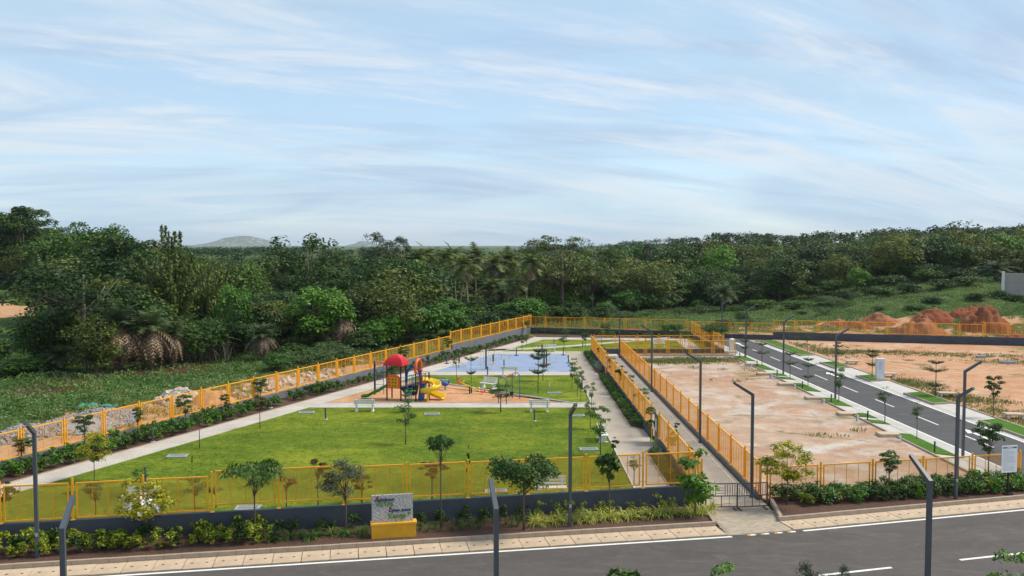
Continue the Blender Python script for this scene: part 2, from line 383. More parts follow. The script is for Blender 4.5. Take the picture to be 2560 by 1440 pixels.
# ================================================================== SETTING
# boundary lines of the estate (metres; camera at the origin looking along +y)
LP=np.array([-24.7,52.1]); LD=np.array([0.375,0.927]); LN=np.array([0.927,-0.375])     # left boundary; LN points into the park
FP=np.array([1.9,119.5]); FD=np.array([0.968,-0.250])                                  # far boundary
def left_x(y): return LP[0]+LD[0]/LD[1]*(y-LP[1])
def far_y(x): return FP[1]+FD[1]/FD[0]*(x-FP[0])
def out_dist(x,y):
    a=(left_x(y)-x)*0.927; b=np.where(x>-5,(y-far_y(x))*0.968,-99.0)
    d=np.maximum(a,b); return np.where(y<31.0,-5.0,d)
_w=[(rng.uniform(0,2*PI),rng.uniform(0,2*PI),10**rng.uniform(-1.5,-0.3)) for _ in range(26)]
def fnoise(x,y,sc=1.0):
    s=0
    for a,p,k in _w: s=s+np.sin((x*np.cos(a)+y*np.sin(a))*k*2*PI*sc*0.6+p)
    return s/math.sqrt(26/2)
def height(x,y):
    x=np.asarray(x,dtype=float); y=np.asarray(y,dtype=float)
    d=out_dist(x,y); k=smooth(1.0,6.0,d)
    hill=5.6*smooth(34,82,x)*smooth(106,150,y)+7.5*smooth(50,150,x)*smooth(150,270,y)
    hill=hill+5.0*smooth(-55,-120,x)*smooth(110,190,y)
    nat=0.16*fnoise(x,y,1.0)+hill
    far=smooth(900,2500,np.hypot(x,y)); nat=nat*(1-far)
    return -0.14+k*(nat+0.14)
def GT(px,py):
    """sight line against the terrain"""
    d=ray(px,py); d/=d.y; y=60.0
    while y<900:
        if CAM_H+d.z*y < float(height(d.x*y,y)): break
        y+=0.5
    return d.x*y, y, float(height(d.x*y,y))

def grow(a,step,f,end):
    r=[]; x=a
    while abs(x)<abs(end): step*=f; x+=step if end>a else -step; r.append(x)
    return r
xs=np.array(sorted(grow(-110,1.3,1.16,-9600)+list(np.arange(-110,120,1.3))+grow(119.0,1.3,1.16,9600)))
ys=np.array(sorted(grow(28,3,1.5,-300)+list(np.arange(28,215,1.3))+grow(214,1.3,1.13,10200)))
X,Y=np.meshgrid(xs,ys); Z=height(X,Y)
V=np.stack([X.ravel(),Y.ravel(),Z.ravel()],1); nx,ny=len(xs),len(ys)
i=np.arange(nx*ny).reshape(ny,nx); F=np.stack([i[:-1,:-1],i[:-1,1:],i[1:,1:],i[1:,:-1]],-1).reshape(-1,4)
d=out_dist(X,Y)
nz=fnoise(X,Y,2.3)
dirt=np.zeros_like(X)
left=(left_x(Y)-X)*0.927
strip=(1-smooth(6.5,9.5,left+1.2*nz))*(left>-3)*(1-smooth(84,100,Y))
dirt=np.maximum(dirt,strip*(0.85-0.15*nz))
field=np.exp(-(((X+82)/26)**2+((Y-147)/9)**2)**2); dirt=np.maximum(dirt,field*1.2)
fy=(Y-far_y(X))*0.968
dirt=np.maximum(dirt,(1-smooth(2.0,6.0,fy+1.5*nz))*(fy>-2)*(X>0)*0.8)
yard=np.exp(-((X-52)/26)**2-((Y-122)/11)**2); dirt=np.maximum(dirt,yard*(0.55+0.35*nz))
brown=smooth(0,1,1-np.abs(left-22-1.5*nz)/6)*(Y<100)*(Y>45)      # leaf litter along the edge of the wood
def ground_mat():
    m,t,b=new_mat('scrub_ground'); v=objco(t)
    at=nnode(t,'ShaderNodeAttribute',attribute_name='bare'); at2=nnode(t,'ShaderNodeAttribute',attribute_name='litter')
    n1=noise(t,0.09,6,0.65,v,0.6); n2=noise(t,0.9,6,0.7,v,0.4); n3=noise(t,5,5,0.75,v)
    g=ramp(t,mixc(t,0.5,n1,n2),[(0.36,(0.022,0.050,0.010)),(0.5,(0.052,0.095,0.020)),(0.62,(0.12,0.140,0.045))])
    g=mixc(t,1.0,g,ramp(t,n3,[(0.25,0.5),(0.75,1.45)]),'MULTIPLY')
    dd=mixc(t,ramp(t,n2,[(0.35,0.0),(0.65,1.0)]),(0.46,0.235,0.115),(0.50,0.33,0.20))
    dd=mixc(t,1.0,dd,ramp(t,n3,[(0.25,0.68),(0.75,1.2)]),'MULTIPLY')
    s=nnode(t,'ShaderNodeMath',operation='ADD'); t.links.new(at.outputs['Fac'],s.inputs[0])
    sc=nnode(t,'ShaderNodeMath',operation='MULTIPLY_ADD'); t.links.new(n2,sc.inputs[0]); sc.inputs[1].default_value=0.9; sc.inputs[2].default_value=-0.45
    t.links.new(sc.outputs[0],s.inputs[1])
    cc=mixc(t,ramp(t,at2.outputs['Fac'],[(0.2,0.0),(0.7,0.9)]),g,mixc(t,n3,(0.05,0.026,0.015),(0.13,0.065,0.04)))
    cc=mixc(t,ramp(t,s.outputs[0],[(0.42,0.0),(0.58,1.0)]),cc,dd)
    t.links.new(cc,b.inputs['Base Color']); b.inputs['Roughness'].default_value=0.95; b.inputs['Specular IOR Level'].default_value=0.1
    bump(t,b,mixc(t,0.5,n3,n2),1.0,0.15); return m
M['ground']=ground_mat()
gm=np_mesh('ground',V,F,M['ground'],smooth_=True)
gm.attributes.new('bare','FLOAT','POINT').data.foreach_set('value',np.clip(dirt,0,1.2).ravel().astype(np.float32))
gm.attributes.new('litter','FLOAT','POINT').data.foreach_set('value',brown.ravel().astype(np.float32))
struct('ground',gm)

# rocky hills far off
def hill_mat():
    m,t,b=new_mat('boulder_hill'); v=objco(t)
    n=noise(t,0.02,6,0.75,v); n2=noise(t,0.006,4,0.6,v)
    vo=nnode(t,'ShaderNodeTexVoronoi'); vo.inputs['Scale'].default_value=0.017; t.links.new(v,vo.inputs['Vector'])
    rk=ramp(t,vo.outputs['Distance'],[(0.18,1.0),(0.34,0.0)])
    g=mixc(t,n,(0.045,0.075,0.03),(0.10,0.12,0.06)); mask=mixc(t,1.0,rk,ramp(t,n,[(0.40,0.0),(0.55,1.0)]),'MULTIPLY')
    cc=mixc(t,mask,g,(0.55,0.53,0.50)); t.links.new(cc,b.inputs['Base Color']); b.inputs['Roughness'].default_value=0.95; return m
M['hill']=hill_mat()
def hill(px,py,halfpx,D,seed,skew=0.0):
    r=np.random.default_rng(seed); cxh=(px-1280)/FPX*D; H=top_z(D,py); W=halfpx/FPX*D
    n=60; u=np.linspace(-1.5,1.5,n); U,Vv=np.meshgrid(u,u)
    z=np.exp(-(np.abs(U-skew*np.exp(-U*U))**1.6)*2.0-Vv**2*2.0)
    for _ in range(30):
        a,p,k=r.uniform(0,2*PI),r.uniform(0,2*PI),r.uniform(2,22); z=z+0.16/k**0.75*np.sin((U*np.cos(a)+Vv*np.sin(a))*k+p)*np.clip(z,0,1)
    z=z/z.max()*(H+12)-12
    V=np.stack([cxh+U.ravel()*W,D+Vv.ravel()*W*1.4,z.ravel()],1); i=np.arange(n*n).reshape(n,n)
    F=np.stack([i[:-1,:-1],i[:-1,1:],i[1:,1:],i[1:,:-1]],-1).reshape(-1,4)
    struct('hill',np_mesh('hill',V,F,M['hill'],smooth_=True))
hill(585,590,115,8200,1,0.25); hill(910,602,66,8400,2); hill(392,597,58,8800,3); hill(470,612,75,8700,4); hill(660,606,75,8250,5)

def sheet(name,pts,z,mat,th=0.10,parent=None):
    return struct(name,MB().prism([tuple(p) for p in pts],z-th,z).mesh(name,mat),parent=parent)
def V2(p): return np.array(p,dtype=float)

# ---------------------------------------------------------------- main road along the front
A0,A1=V2(G(500,1397)),V2(G(1790,1318)); UL=(A1-A0)/np.linalg.norm(A1-A0); NL=np.array([UL[1],-UL[0]])
B0,B1=V2(G(1948,1306)),V2(G(2560,1250)); UR=(B1-B0)/np.linalg.norm(B1-B0); NR=np.array([UR[1],-UR[0]])
aL,aR=math.atan2(UL[1],UL[0]),math.atan2(UR[1],UR[0])
AE=A1-UL*44; BE=B0+UR*52
SD=1.14                                   # depth of the drain pavement
sheet('road',[AE+NL*SD,A1+NL*SD,B0+NR*SD,BE+NR*SD,BE+NR*(SD+9.2),B0+NR*(SD+9.2),A1+NL*(SD+9.2),AE+NL*(SD+9.2)],0.0,M['asphalt'])
def strip(name,p,q,n,o0,o1,z,mat,th=0.004,parent=None):
    return sheet(name,[p+n*o0,q+n*o0,q+n*o1,p+n*o1],z,mat,th,parent)
strip('edge_line',AE,A1+UL*0.15,NL,SD+0.06,SD+0.20,0.006,M['whiteline'])
strip('edge_line',B0+UR*0.35,BE,NR,SD+0.06,SD+0.20,0.006,M['whiteline'])
# painted blocks across the driveway mouth
M['paintyellow']=simple('yellow_road_paint',(0.62,0.33,0.03),0.7,0.15)
for k in range(4):
    t0=0.28+k*0.20; p=(A1+NL*(SD+0.10))*(1-t0)+(B0+NR*(SD+0.10))*t0
    u=(B0-A1)/np.linalg.norm(B0-A1); n=np.array([u[1],-u[0]])
    strip('edge_line',p,p+u*0.13,n,-0.05,0.09,0.006,M['paintyellow']); strip('edge_line',p+u*0.135,p+u*0.36,n,-0.05,0.09,0.007,M['whiteline'])
c0=B0+NR*(SD+4.75)
for k in range(-6,6):
    p=V2(G(2400,1400))+UR*(k*6.15) if k>=-1 else V2(G(2400,1400))-UR*6.15+UL*((k+1)*6.15)
    u=UR if k>=-1 else UL
    strip('lane_dash',p,p+u*3.1,np.array([u[1],-u[0]]),-0.07,0.07,0.006,M['whiteline'])
# far side of the road, at the camera's feet
sheet('verge',[AE+NL*(SD+9.2),A1+NL*(SD+9.2),B0+NR*(SD+9.2),BE+NR*(SD+9.2),BE+NR*40,AE+NL*40],0.06,M['soil'],0.2)

# drain pavement: loose concrete cover slabs, each with its lifting holes
def slab_mesh(seed):
    r=random.Random(seed); m=MB()
    L_,W_=1.045,SD-0.05
    m.box((L_/2,-W_/2,0.0),(L_,W_,0.09),mi=0)
    for hx in (0.27,0.78):
        ang=[2*PI*k/10 for k in range(10)]; px_=hx+r.uniform(-0.03,0.03); py_=-W_*0.5+r.uniform(-.03,.03)
        m.add([(px_+0.055*math.cos(a),py_+0.045*math.sin(a),0.0475) for a in ang],[tuple(range(10))],1)
        q=px_+r.uniform(-0.05,0.05)
        for yy in (-W_*0.2,-W_*0.8):
            m.add([(q+0.014*math.cos(a),yy+0.014*math.sin(a),0.0475) for a in ang[::2]],[tuple(range(5))],1)
    return m.mesh('drain_slab',[M['slab'],M['hole']])
slabs=[slab_mesh(s) for s in range(4)]
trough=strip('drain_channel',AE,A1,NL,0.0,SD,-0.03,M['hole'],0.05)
n=int(40/1.07)
for k in range(n):
    p=A1-UL*(1.07*(k+1))+NL*0.03
    ob('drain_slab',slabs[k%4],trough,(p[0],p[1],0.012+random.uniform(-.006,.006)),(random.uniform(-.006,.006),0,aL+random.uniform(-.006,.006)))
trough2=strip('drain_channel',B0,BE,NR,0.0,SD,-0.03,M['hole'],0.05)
for k in range(22):
    p=B0+UR*(1.07*k+0.02)+NR*0.03
    ob('drain_slab',slabs[(k+1)%4],trough2,(p[0],p[1],0.012+random.uniform(-.006,.006)),(random.uniform(-.006,.006),0,aR+random.uniform(-.006,.006)))
# kerb stones
ks=MB().box((0.325,-0.075,0.10),(0.642,0.15,0.24)).mesh('kerb_stone',M['kerb'])
kb=struct('kerb',MB().prism([tuple(q) for q in (AE-NL*0.13,A1-NL*0.13,A1-NL*0.03,AE-NL*0.03)],-0.1,0.10).mesh('kerb',M['kerb']))
for k in range(60):
    p=A1-UL*(0.655*(k+1))-NL*0.15; ob('kerb_stone',ks,kb,(p[0],p[1],random.uniform(-.004,.004)),(0,0,aL+random.uniform(-.008,.008)))
kb2=struct('kerb',MB().prism([tuple(q) for q in (B0-NR*0.13,BE-NR*0.13,BE-NR*0.03,B0-NR*0.03)],-0.1,0.10).mesh('kerb',M['kerb']))
for k in range(36):
    p=B0+UR*(0.655*k)-NR*0.15; ob('kerb_stone',ks,kb2,(p[0],p[1],random.uniform(-.004,.004)),(0,0,aR+random.uniform(-.008,.008)))
# return kerbs beside the driveway
WP0,WP1=np.array([-17.5,34.6]),np.array([8.5,39.7]); WU=(WP1-WP0)/np.linalg.norm(WP1-WP0); WN=np.array([WU[1],-WU[0]]); aW=math.atan2(WU[1],WU[0])
gl=A1-UL*0.07-NL*0.16; gl2=np.array([8.62,39.55]); vv=gl2-gl; nst=3
for k in range(nst):
    p=gl+vv*k/nst; ob('kerb_stone',ks,kb,(p[0],p[1],-0.01),(0,0,math.atan2(vv[1],vv[0])),(np.linalg.norm(vv)/nst/0.655,1,1))
gr_=B0-UR*0.0-NR*0.16; gr2=np.array([11.95,40.7]); vv=gr2-gr_
for k in range(nst):
    p=gr_+vv*k/nst+np.array([0.10,0]); ob('kerb_stone',ks,kb2,(p[0],p[1],-0.01),(0,0,math.atan2(vv[1],vv[0])),(np.linalg.norm(vv)/nst/0.655,1,1))
# planting beds on the road side
sheet('flower_bed',[AE-NL*0.15,A1-NL*0.15-UL*0.1,gl2-[0.1,0],WP1+WN*0.05,WP0-WU*18+WN*0.05],0.13,M['soil'],0.2)
RP0,RP1=np.array([12.0,40.9]),np.array([25.6,43.85]); RU=(RP1-RP0)/np.linalg.norm(RP1-RP0); RN=np.array([RU[1],-RU[0]]); aRF=math.atan2(RU[1],RU[0])
bedend=B0+UR*13.4
sheet('flower_bed',[gr_+[0.2,0.0],bedend-NR*0.15,RP1+[-0.3,-0.35],RP0+[0.05,-0.1]],0.13,M['soil'],0.2)
sheet('pavement',[bedend-NR*0.15+UR*0.05,BE-NR*0.15,BE-NR*3.2,RP1+[-0.2,-0.3]],0.11,M['concslab'],0.2)

# ---------------------------------------------------------------- driveway of small blocks
dq=[A1+NL*SD+UL*0.02,B0+NR*SD-UR*0.02,np.array([11.75,40.9]),np.array([8.75,39.8])]
drv=sheet('driveway',dq,0.008,M['kerb'],0.1)
def inside(p,poly):
    c=False; n=len(poly)
    for i in range(n):
        a,b=poly[i],poly[(i+1)%n]
        if (a[1]>p[1])!=(b[1]>p[1]) and p[0]<(b[0]-a[0])*(p[1]-a[1])/(b[1]-a[1])+a[0]: c=not c
    return c
pm=[]
for s in range(3):
    m=MB().box((0,0,0.0),(0.236,0.116,0.05),taper=0.985); pm.append(m.mesh('paver',simple('driveway_block',[(0.40,0.335,0.25),(0.36,0.30,0.225),(0.44,0.37,0.28)][s],0.88,0.1,2.0,bmp=0.4)))
cells=[]
for a in range(-10,24):
    for b in range(-6,50):
        p=A1+NL*SD+UL*(0.24*(b-4)+(0.12 if a%2 else 0))-NL*(0.12*a+0.06)
        if inside(p,[dq[0]+[0.05,0.04],dq[1]+[-0.05,0.04],dq[2]+[-0.06,-0.04],dq[3]+[0.06,-0.04]]): cells.append(p)
cells.sort(key=lambda p:p[1])
rest=MB()
for k,p in enumerate(cells):
    rz=aL+random.uniform(-.02,.02); zz_=0.0+random.uniform(-.0015,.0015)
    if k<300: ob('paver',pm[random.randrange(3)],drv,(p[0],p[1],zz_),(0,0,rz))
    else: rest.box((p[0],p[1],zz_),(0.232,0.112,0.05),(0,0,rz))
if rest.v:
    o=ob('pavers',rest.mesh('pavers',M['paver']),drv); o['kind']='stuff'

# ---------------------------------------------------------------- the park
EX=23.3                                     # east end of the park's northern arm
park=[WP0-WU*15.3,WP1+[0.2,0.05],(8.75,96.3),(EX,96.4),(EX,float(far_y(EX))-0.1),FP+[-0.1,0],]
sheet('lawn',park,0.0,M['lawn'],0.12)
def Lpt(s,o): p=LP+LD*s+LN*o; return p
lp=sheet('path',[Lpt(-26,2.6),Lpt(67.6,2.6),Lpt(66.4,4.3),Lpt(-26,4.3)],0.03,M['pathpale'],0.06)
def edging(parent,a,b,wd=0.10,z=0.065,mat=None):
    a,b=V2(a),V2(b); u=(b-a)/np.linalg.norm(b-a); n=np.array([u[1],-u[0]])
    return ob('edging',MB().prism([tuple(a+n*wd/2),tuple(b+n*wd/2),tuple(b-n*wd/2),tuple(a-n*wd/2)],-0.1,z).mesh('edging',mat or M['kerbgrey']),parent)
edging(lp,Lpt(-26,2.55),Lpt(67.6,2.55),mat=M['kerb']); edging(lp,Lpt(-26,4.35),Lpt(66.4,4.35),0.06,0.045)
lb=sheet('flower_bed',[Lpt(-26,0.1),Lpt(70.5,0.1),Lpt(67.8,2.48),Lpt(-26,2.48)],0.02,M['soil'],0.06)
fp=sheet('path',[Lpt(67.6,2.62),(EX-1.0,float(far_y(EX))-2.2),(EX-1.2,float(far_y(EX))-3.9),Lpt(65.2,4.3)],0.026,M['pathpale'],0.06)
sheet('flower_bed',[FP+[0.6,-0.3],(EX-0.3,float(far_y(EX))-0.2),(EX-1.0,float(far_y(EX))-2.1),Lpt(67.8,2.7)],0.02,M['soil'],0.06)
rp=sheet('path',[(6.08,39.3),(7.72,39.6),(7.72,50.7),(8.55,51.5),(8.55,56.2),(7.72,57.4),(7.72,79.2),(8.5,79.8),(8.5,81.3),(7.72,82),(7.72,98.6),(6.08,98.6)],0.03,M['pathtan'],0.06)
edging(rp,(6.03,39.3),(6.03,97),0.08,0.05); edging(rp,(7.77,39.6),(7.77,50.6),mat=M['kerb']); edging(rp,(7.77,57.4),(7.77,79.2),mat=M['kerb']); edging(rp,(7.77,82),(7.77,98.6),mat=M['kerb'])
edging(rp,(7.77,50.65),(8.55,51.45),mat=M['kerb']); edging(rp,(7.77,57.35),(8.55,56.25),mat=M['kerb'])
sheet('flower_bed',[(7.82,39.6),(8.6,39.8),(8.6,51.3),(7.82,50.5)],0.02,M['soil'],0.06)
sheet('flower_bed',[(7.82,57.5),(8.6,56.4),(8.6,79.6),(7.82,79.0)],0.02,M['soil'],0.06)
sheet('flower_bed',[(7.82,82.2),(8.6,81.6),(8.6,96.0),(7.82,98)],0.02,M['soil'],0.06)
def lpath_x(y,o): # x of the left path's inner edge at y
    p=LP+LN*o; return p[0]+LD[0]/LD[1]*(y-p[1])
c1=sheet('path',[(lpath_x(64.3,4.42),64.3),(5.98,64.3),(5.98,66.15),(lpath_x(66.15,4.42),66.15)],0.034,M['pathpale'],0.06)
edging(c1,(lpath_x(66.2,4.4),66.2),(5.95,66.2),0.08,0.07); 
c2=sheet('path',[(lpath_x(80.4,4.42),80.4),(5.98,80.4),(5.98,82.75),(lpath_x(82.75,4.42),82.75)],0.034,M['pathpale'],0.06)
nx_=lpath_x(97.0,4.42)
c3=sheet('path',[(lpath_x(96.3,4.42),96.3),(5.98,96.3),(5.98,98.5),(lpath_x(98.5,4.42),98.5)],0.034,M['pathpale'],0.06)
dg=[(-3.6,98.6),(0.5,99.9),(7.0,103.2),(14.0,108.0),(20.3,112.6)]
off=1.5; sheet('path',dg+[(x+0.2,y+off) for x,y in dg[::-1]],0.030,M['pathpale'],0.06)
sheet('path',[(19.9,97.2),(21.6,97.2),(22.3,float(far_y(22))-4.2),(20.6,float(far_y(21))-4.0)],0.022,M['pathpale'],0.06)
# sand pit
sk=[V2(G(1100,958)),V2(G(1442,1011))]
sand=sheet('sand_pit',[(lpath_x(66.25,4.45),66.25),(5.0,66.25),tuple(sk[1]),tuple(sk[0]),(lpath_x(76.6,4.45),76.6)],0.012,M['sand'],0.05)
edging(sand,sk[0],sk[1],0.14,0.10); edging(sand,(lpath_x(76.65,4.45),76.65),sk[0],0.14,0.10); edging(sand,sk[1],(5.95,66.35),0.14,0.10)
# blue court
ct=sheet('sports_court',[(lpath_x(82.8,4.6),82.82),(5.92,82.82),(5.92,96.2),(lpath_x(96.2,4.6),96.2)],0.04,M['court'],0.08)
edging(ct,(lpath_x(82.8,4.5),82.8),(lpath_x(96.2,4.5),96.2),0.12,0.055)

# corridor path between the two fences
cp=sheet('path',[(8.9,39.95),(11.5,40.75),(11.5,94.4),(8.9,94.4)],0.02,M['pathtan'],0.1)
edging(cp,(11.2,41),(11.2,94),0.07,0.035); sheet('pavement',[(8.9,94.45),(11.5,94.45),(11.5,96.2),(8.9,96.2)],0.03,M['conc'],0.1)

# ---------------------------------------------------------------- bare plots, street
sheet('dirt_plot',[(11.9,41.1),(24.3,43.6),(23.95,94.6),(11.9,94.6)],0.0,M['plot'],0.1)
def SL(y): return 26.35-0.020*(y-48)      # left white line
def SR(y): return 31.05-0.020*(y-48)
Y0,Y1=43.0,float(far_y(28))-0.4
sheet('street',[(SL(Y0)-0.05,Y0+0.4),(SR(Y0)+0.05,Y0+1.4),(SR(Y1)+0.05,Y1-0.3),(SL(Y1)-0.05,Y1+0.4)],0.01,M['asphalt2'],0.1)
sheet('edge_line',[(SL(Y0)-0.13,Y0+0.4),(SL(Y0),Y0+0.4),(SL(110),110),(SL(110)-0.13,110)],0.05,M['whiteline'],0.05)
sheet('edge_line',[(SR(Y0),Y0+1),(SR(Y0)+0.13,Y0+1),(SR(110)+0.13,110),(SR(110),110)],0.05,M['whiteline'],0.05)
for k in range(10):
    y=45.1+k*6.5; x=(SL(y)+SR(y))/2-0.1
    sheet('lane_dash',[(x-0.06,y),(x+0.06,y),(x+0.0,y+3.2),(x-0.12,y+3.2)],0.018,M['whiteline'],0.005)
def arrow(x,y,ln):
    sheet('road_arrow',[(x-0.12,y),(x+0.12,y),(x+0.12,y+ln*0.6),(x+0.42,y+ln*0.6),(x,y+ln),(x-0.42,y+ln*0.6),(x-0.12,y+ln*0.6)],0.019,M['whiteline'],0.005)
arrow(27.45,103.8,4.2); arrow(29.6,79.4,3.0); arrow(29.45,53.6,3.2)
bl=sheet('pavement',[(25.25,Y0+0.2),(SL(Y0)-0.14,Y0+0.4),(SL(108)-0.14,108),(24.65,108)],0.045,M['band'],0.1)
vg=sheet('pavement',[(24.15,Y0),(25.24,Y0+0.2),(24.64,108),(23.8,108)],0.03,M['conc'],0.1)
edging(vg,(24.1,Y0),(23.85,94.6),0.12,0.09,M['kerb'])
lx=lambda y:24.2-0.004*(y-48)
for ya,yb in ((49.4,55.6),(58.2,59.9),(60.3,62.4),(64.7,68.6),(71.2,75.9),(77.6,79.4),(79.7,81.7),(83.5,87.7),(90,94.4)):
    s=0.55
    sheet('grass_verge',[(lx(ya)+0.0,ya+s),(lx(ya)+1.05,ya-0.15),(lx(yb)+1.0,yb-s),(lx(yb)+0.0,yb)],0.07,M['verge'],0.08)
br=sheet('pavement',[(SR(Y0)+0.14,Y0+1),(31.75,Y0+1),(30.7,108),(SR(108)+0.14,108)],0.045,M['band'],0.1)
vr=sheet('pavement',[(31.76,Y0+1),(33.6,Y0+1.4),(32.8,109),(30.71,109)],0.055,M['conc'],0.1)
def rx(y): return 31.72-0.0165*(y-48)
edging(vr,(33.6,Y0+1.4),(32.8,109.5),0.12,0.12,M['kerb'])
for ya,yb in ((45.0,59.6),(65.3,70.6),(76.4,80.0),(84.6,89.0),(94.2,109.0)):
    s=0.6
    g=sheet('grass_verge',[(rx(ya)+0.12,ya),(rx(ya)+1.75,ya+s),(rx(yb)+1.65,yb),(rx(yb)+0.12,yb-s)],0.16,M['verge'],0.14)
    q=[(rx(ya)+0.05,ya-0.05),(rx(ya)+1.75,ya+s-0.06),(rx(yb)+1.70,yb+0.08),(rx(yb)+0.05,yb-s)]
    edging(g,q[0],q[1],0.12,0.19,M['kerb']); edging(g,q[3],q[0],0.12,0.19,M['kerb'])
sheet('dirt_plot',[(33.65,Y0+1.4),(34.0,Y0-2),(90,30),(90,float(far_y(90))-0.3),(32.85,float(far_y(32.85))-0.4)],0.0,M['plot2'],0.1)
# ================================================================== WALLS AND FENCES
def wall(label,p0,p1,h,th=0.2,z0=-0.1,mat=None):
    p0,p1=V2(p0),V2(p1); ln=np.linalg.norm(p1-p0); a=math.atan2(p1[1]-p0[1],p1[0]-p0[0])
    m=MB(); k=max(1,int(ln/14)); 
    for i in range(k): m.box((ln*(i+0.5)/k,0,(h+z0)/2),(ln/k-0.004,th,h-z0))
    o=ob('boundary_wall',m.mesh('boundary_wall',mat or M['wall']),None,(p0[0],p0[1],0),(0,0,a))
    return tag(o,label,'wall')
def wire_mesh(wd,ht,pitch,r,slope=0.62):
    V=[];F=[]; 
    def seg(a,b):
        i=len(V); d=np.array([b[0]-a[0],0,b[1]-a[1]]); d/=np.linalg.norm(d); s=np.array([-d[2],0,d[0]])
        for p in (a,b):
            q=np.array([p[0],0,p[1]]); V.extend([q+s*r,q-s*r*0.5+[0,r*0.87,0],q-s*r*0.5-[0,r*0.87,0]])
        F.extend([(i,i+1,i+4,i+3),(i+1,i+2,i+5,i+4),(i+2,i,i+3,i+5)])
    for sg in (1,-1):
        c=-ht/slope if sg>0 else 0.0; end=wd if sg>0 else wd+ht/slope
        while c<end:
            x0,x1=c,c+sg*ht/slope; z0,z1=0.0,ht
            if sg>0:
                if x0<0: z0=-x0*slope; x0=0
                if x1>wd: z1=ht-(x1-wd)*slope; x1=wd
            else:
                if x0>wd: z0=(x0-wd)*slope; x0=wd
                if x1<0: z1=ht+x1*slope; x1=0
            if abs(x1-x0)>0.02: seg((x0,z0),(x1,z1))
            c+=pitch
    return np_mesh('wire_mesh',V,F,M['yellowwire'])
_pm=MB().box((0,0,0.83),(0.074,0.074,1.66)).box((0,0,0.006),(0.15,0.15,0.012)).mesh('post',M['yellow'])
def fence(label,p0,p1,n,z0=0.5,ph=1.42,gap=0.10,bars=3,pitch=0.11,wr=0.0032,zs=None,post_h=1.66,skip=()):
    p0,p1=V2(p0),V2(p1); ln=np.linalg.norm(p1-p0); a=math.atan2(p1[1]-p0[1],p1[0]-p0[0]); sp=ln/n
    root=thing('fence',label,'fence',(p0[0],p0[1],0),a)
    wd=sp-0.26; f=0.056
    fm=MB().box((wd/2,0,f/2),(wd,f,f)).box((wd/2,0,ph-f/2),(wd,f,f)).box((f/2,0,ph/2),(f,f*0.98,ph-2*f)).box((wd-f/2,0,ph/2),(f,f*0.98,ph-2*f))
    for xx in (-0.05,wd+0.05):
        for z in (0.18,ph-0.18): fm.box((xx,0,z),(0.10,0.02,0.03))
    frame=fm.mesh('panel_frame',M['yellow'])
    bar=MB().box((0,0,ph/2),(0.022,0.018,ph-2*f)).mesh('bar',M['yellow'])
    wm=wire_mesh(wd-2*f,ph-2*f,pitch,wr)
    zf=(lambda i:0.0) if zs is None else zs
    gp=gap if callable(gap) else (lambda i:gap)
    for i in range(n+1):
        if i in skip and (i-1) in skip: continue
        j=min(i,n-1); zz_=z0+max(zf(j),zf(max(0,i-1)))
        lo=z0+min(zf(j),zf(max(0,i-1)))
        ob('post',_pm,root,(i*sp,0,lo),sc=(1,1,(zz_+post_h-lo)/1.66))
    for i in range(n):
        if i in skip: continue
        pf=ob('panel_frame',frame,root,(i*sp+0.13,0,z0+zf(i)+gp(i)),(0,0,random.uniform(-.004,.004)))
        for b in range(bars): ob('bar',bar,pf,(wd*(b+1)/(bars+1),0.012,0))
        ob('wire_mesh',wm,pf,(f,-0.008,f))
    return root
# front of the park
FW=WP0-WU*15.3
wall('dark grey plastered wall under the road fence, behind the stone name sign',FW,WP1+WU*0.12,1.05)
gaps=[0.06]*8+[0.27,0.24,0.17,0.15,0.13,0.12,0.12,0.11,0.1]
f0=WP1-WU*(2.65*16)
fence('yellow wire-mesh fence on the dark wall facing the road',f0,WP1,16,1.05,1.44,lambda i:gaps[min(i,16)] if i<len(gaps) else 0.1,3,0.12,0.0060,post_h=1.68)
# left side of the park
lwall_h=0.52
M['wallsunlit']=simple('grey_wall_paint_sunlit',(0.135,0.148,0.172),0.7,0.16,1.2,bmp=0.3,dirt=(0.17,0.17,0.17))  # same wall paint, its colour lightened to carry the sun on this side
wall('long grey wall beside the left flower bed and pale footpath',Lpt(-22.2,0),Lpt(48.1,0),lwall_h,mat=M['wallsunlit'])
wall('grey wall stretch stepped up beside the blue court',Lpt(48.1,0),Lpt(72.6,0),lwall_h+0.42,mat=M['wallsunlit'])
fence('long yellow fence between the left flower bed and the rubble ground',Lpt(-21.9,0),Lpt(72.8,0),34,lwall_h,1.42,0.08,3,0.13,0.0032,zs=lambda i:0.0 if i<25 else 0.42)
# far side
fe=FP+FD*62
nf=23
fsp=62/nf
wall('dark wall at the far edge of the lawn and estate',FP,FP+FD*22.6,0.75)
wall('low dark wall closing the end of the street',FP+FD*22.6,FP+FD*32.3,0.55)
wall('dark wall behind the orange bare plot, below the red earth mounds',FP+FD*32.3,FP+FD*78,0.95)
fence('far yellow fence running past the lawn, the street end and the orange plot',FP,FP+FD*fsp*28,28,0.55,1.42,0.1,3,0.2,0.0042,zs=lambda i:0.2 if i<8 else (0.0 if i<12 else (0.4 if i<21 else 0.62)))
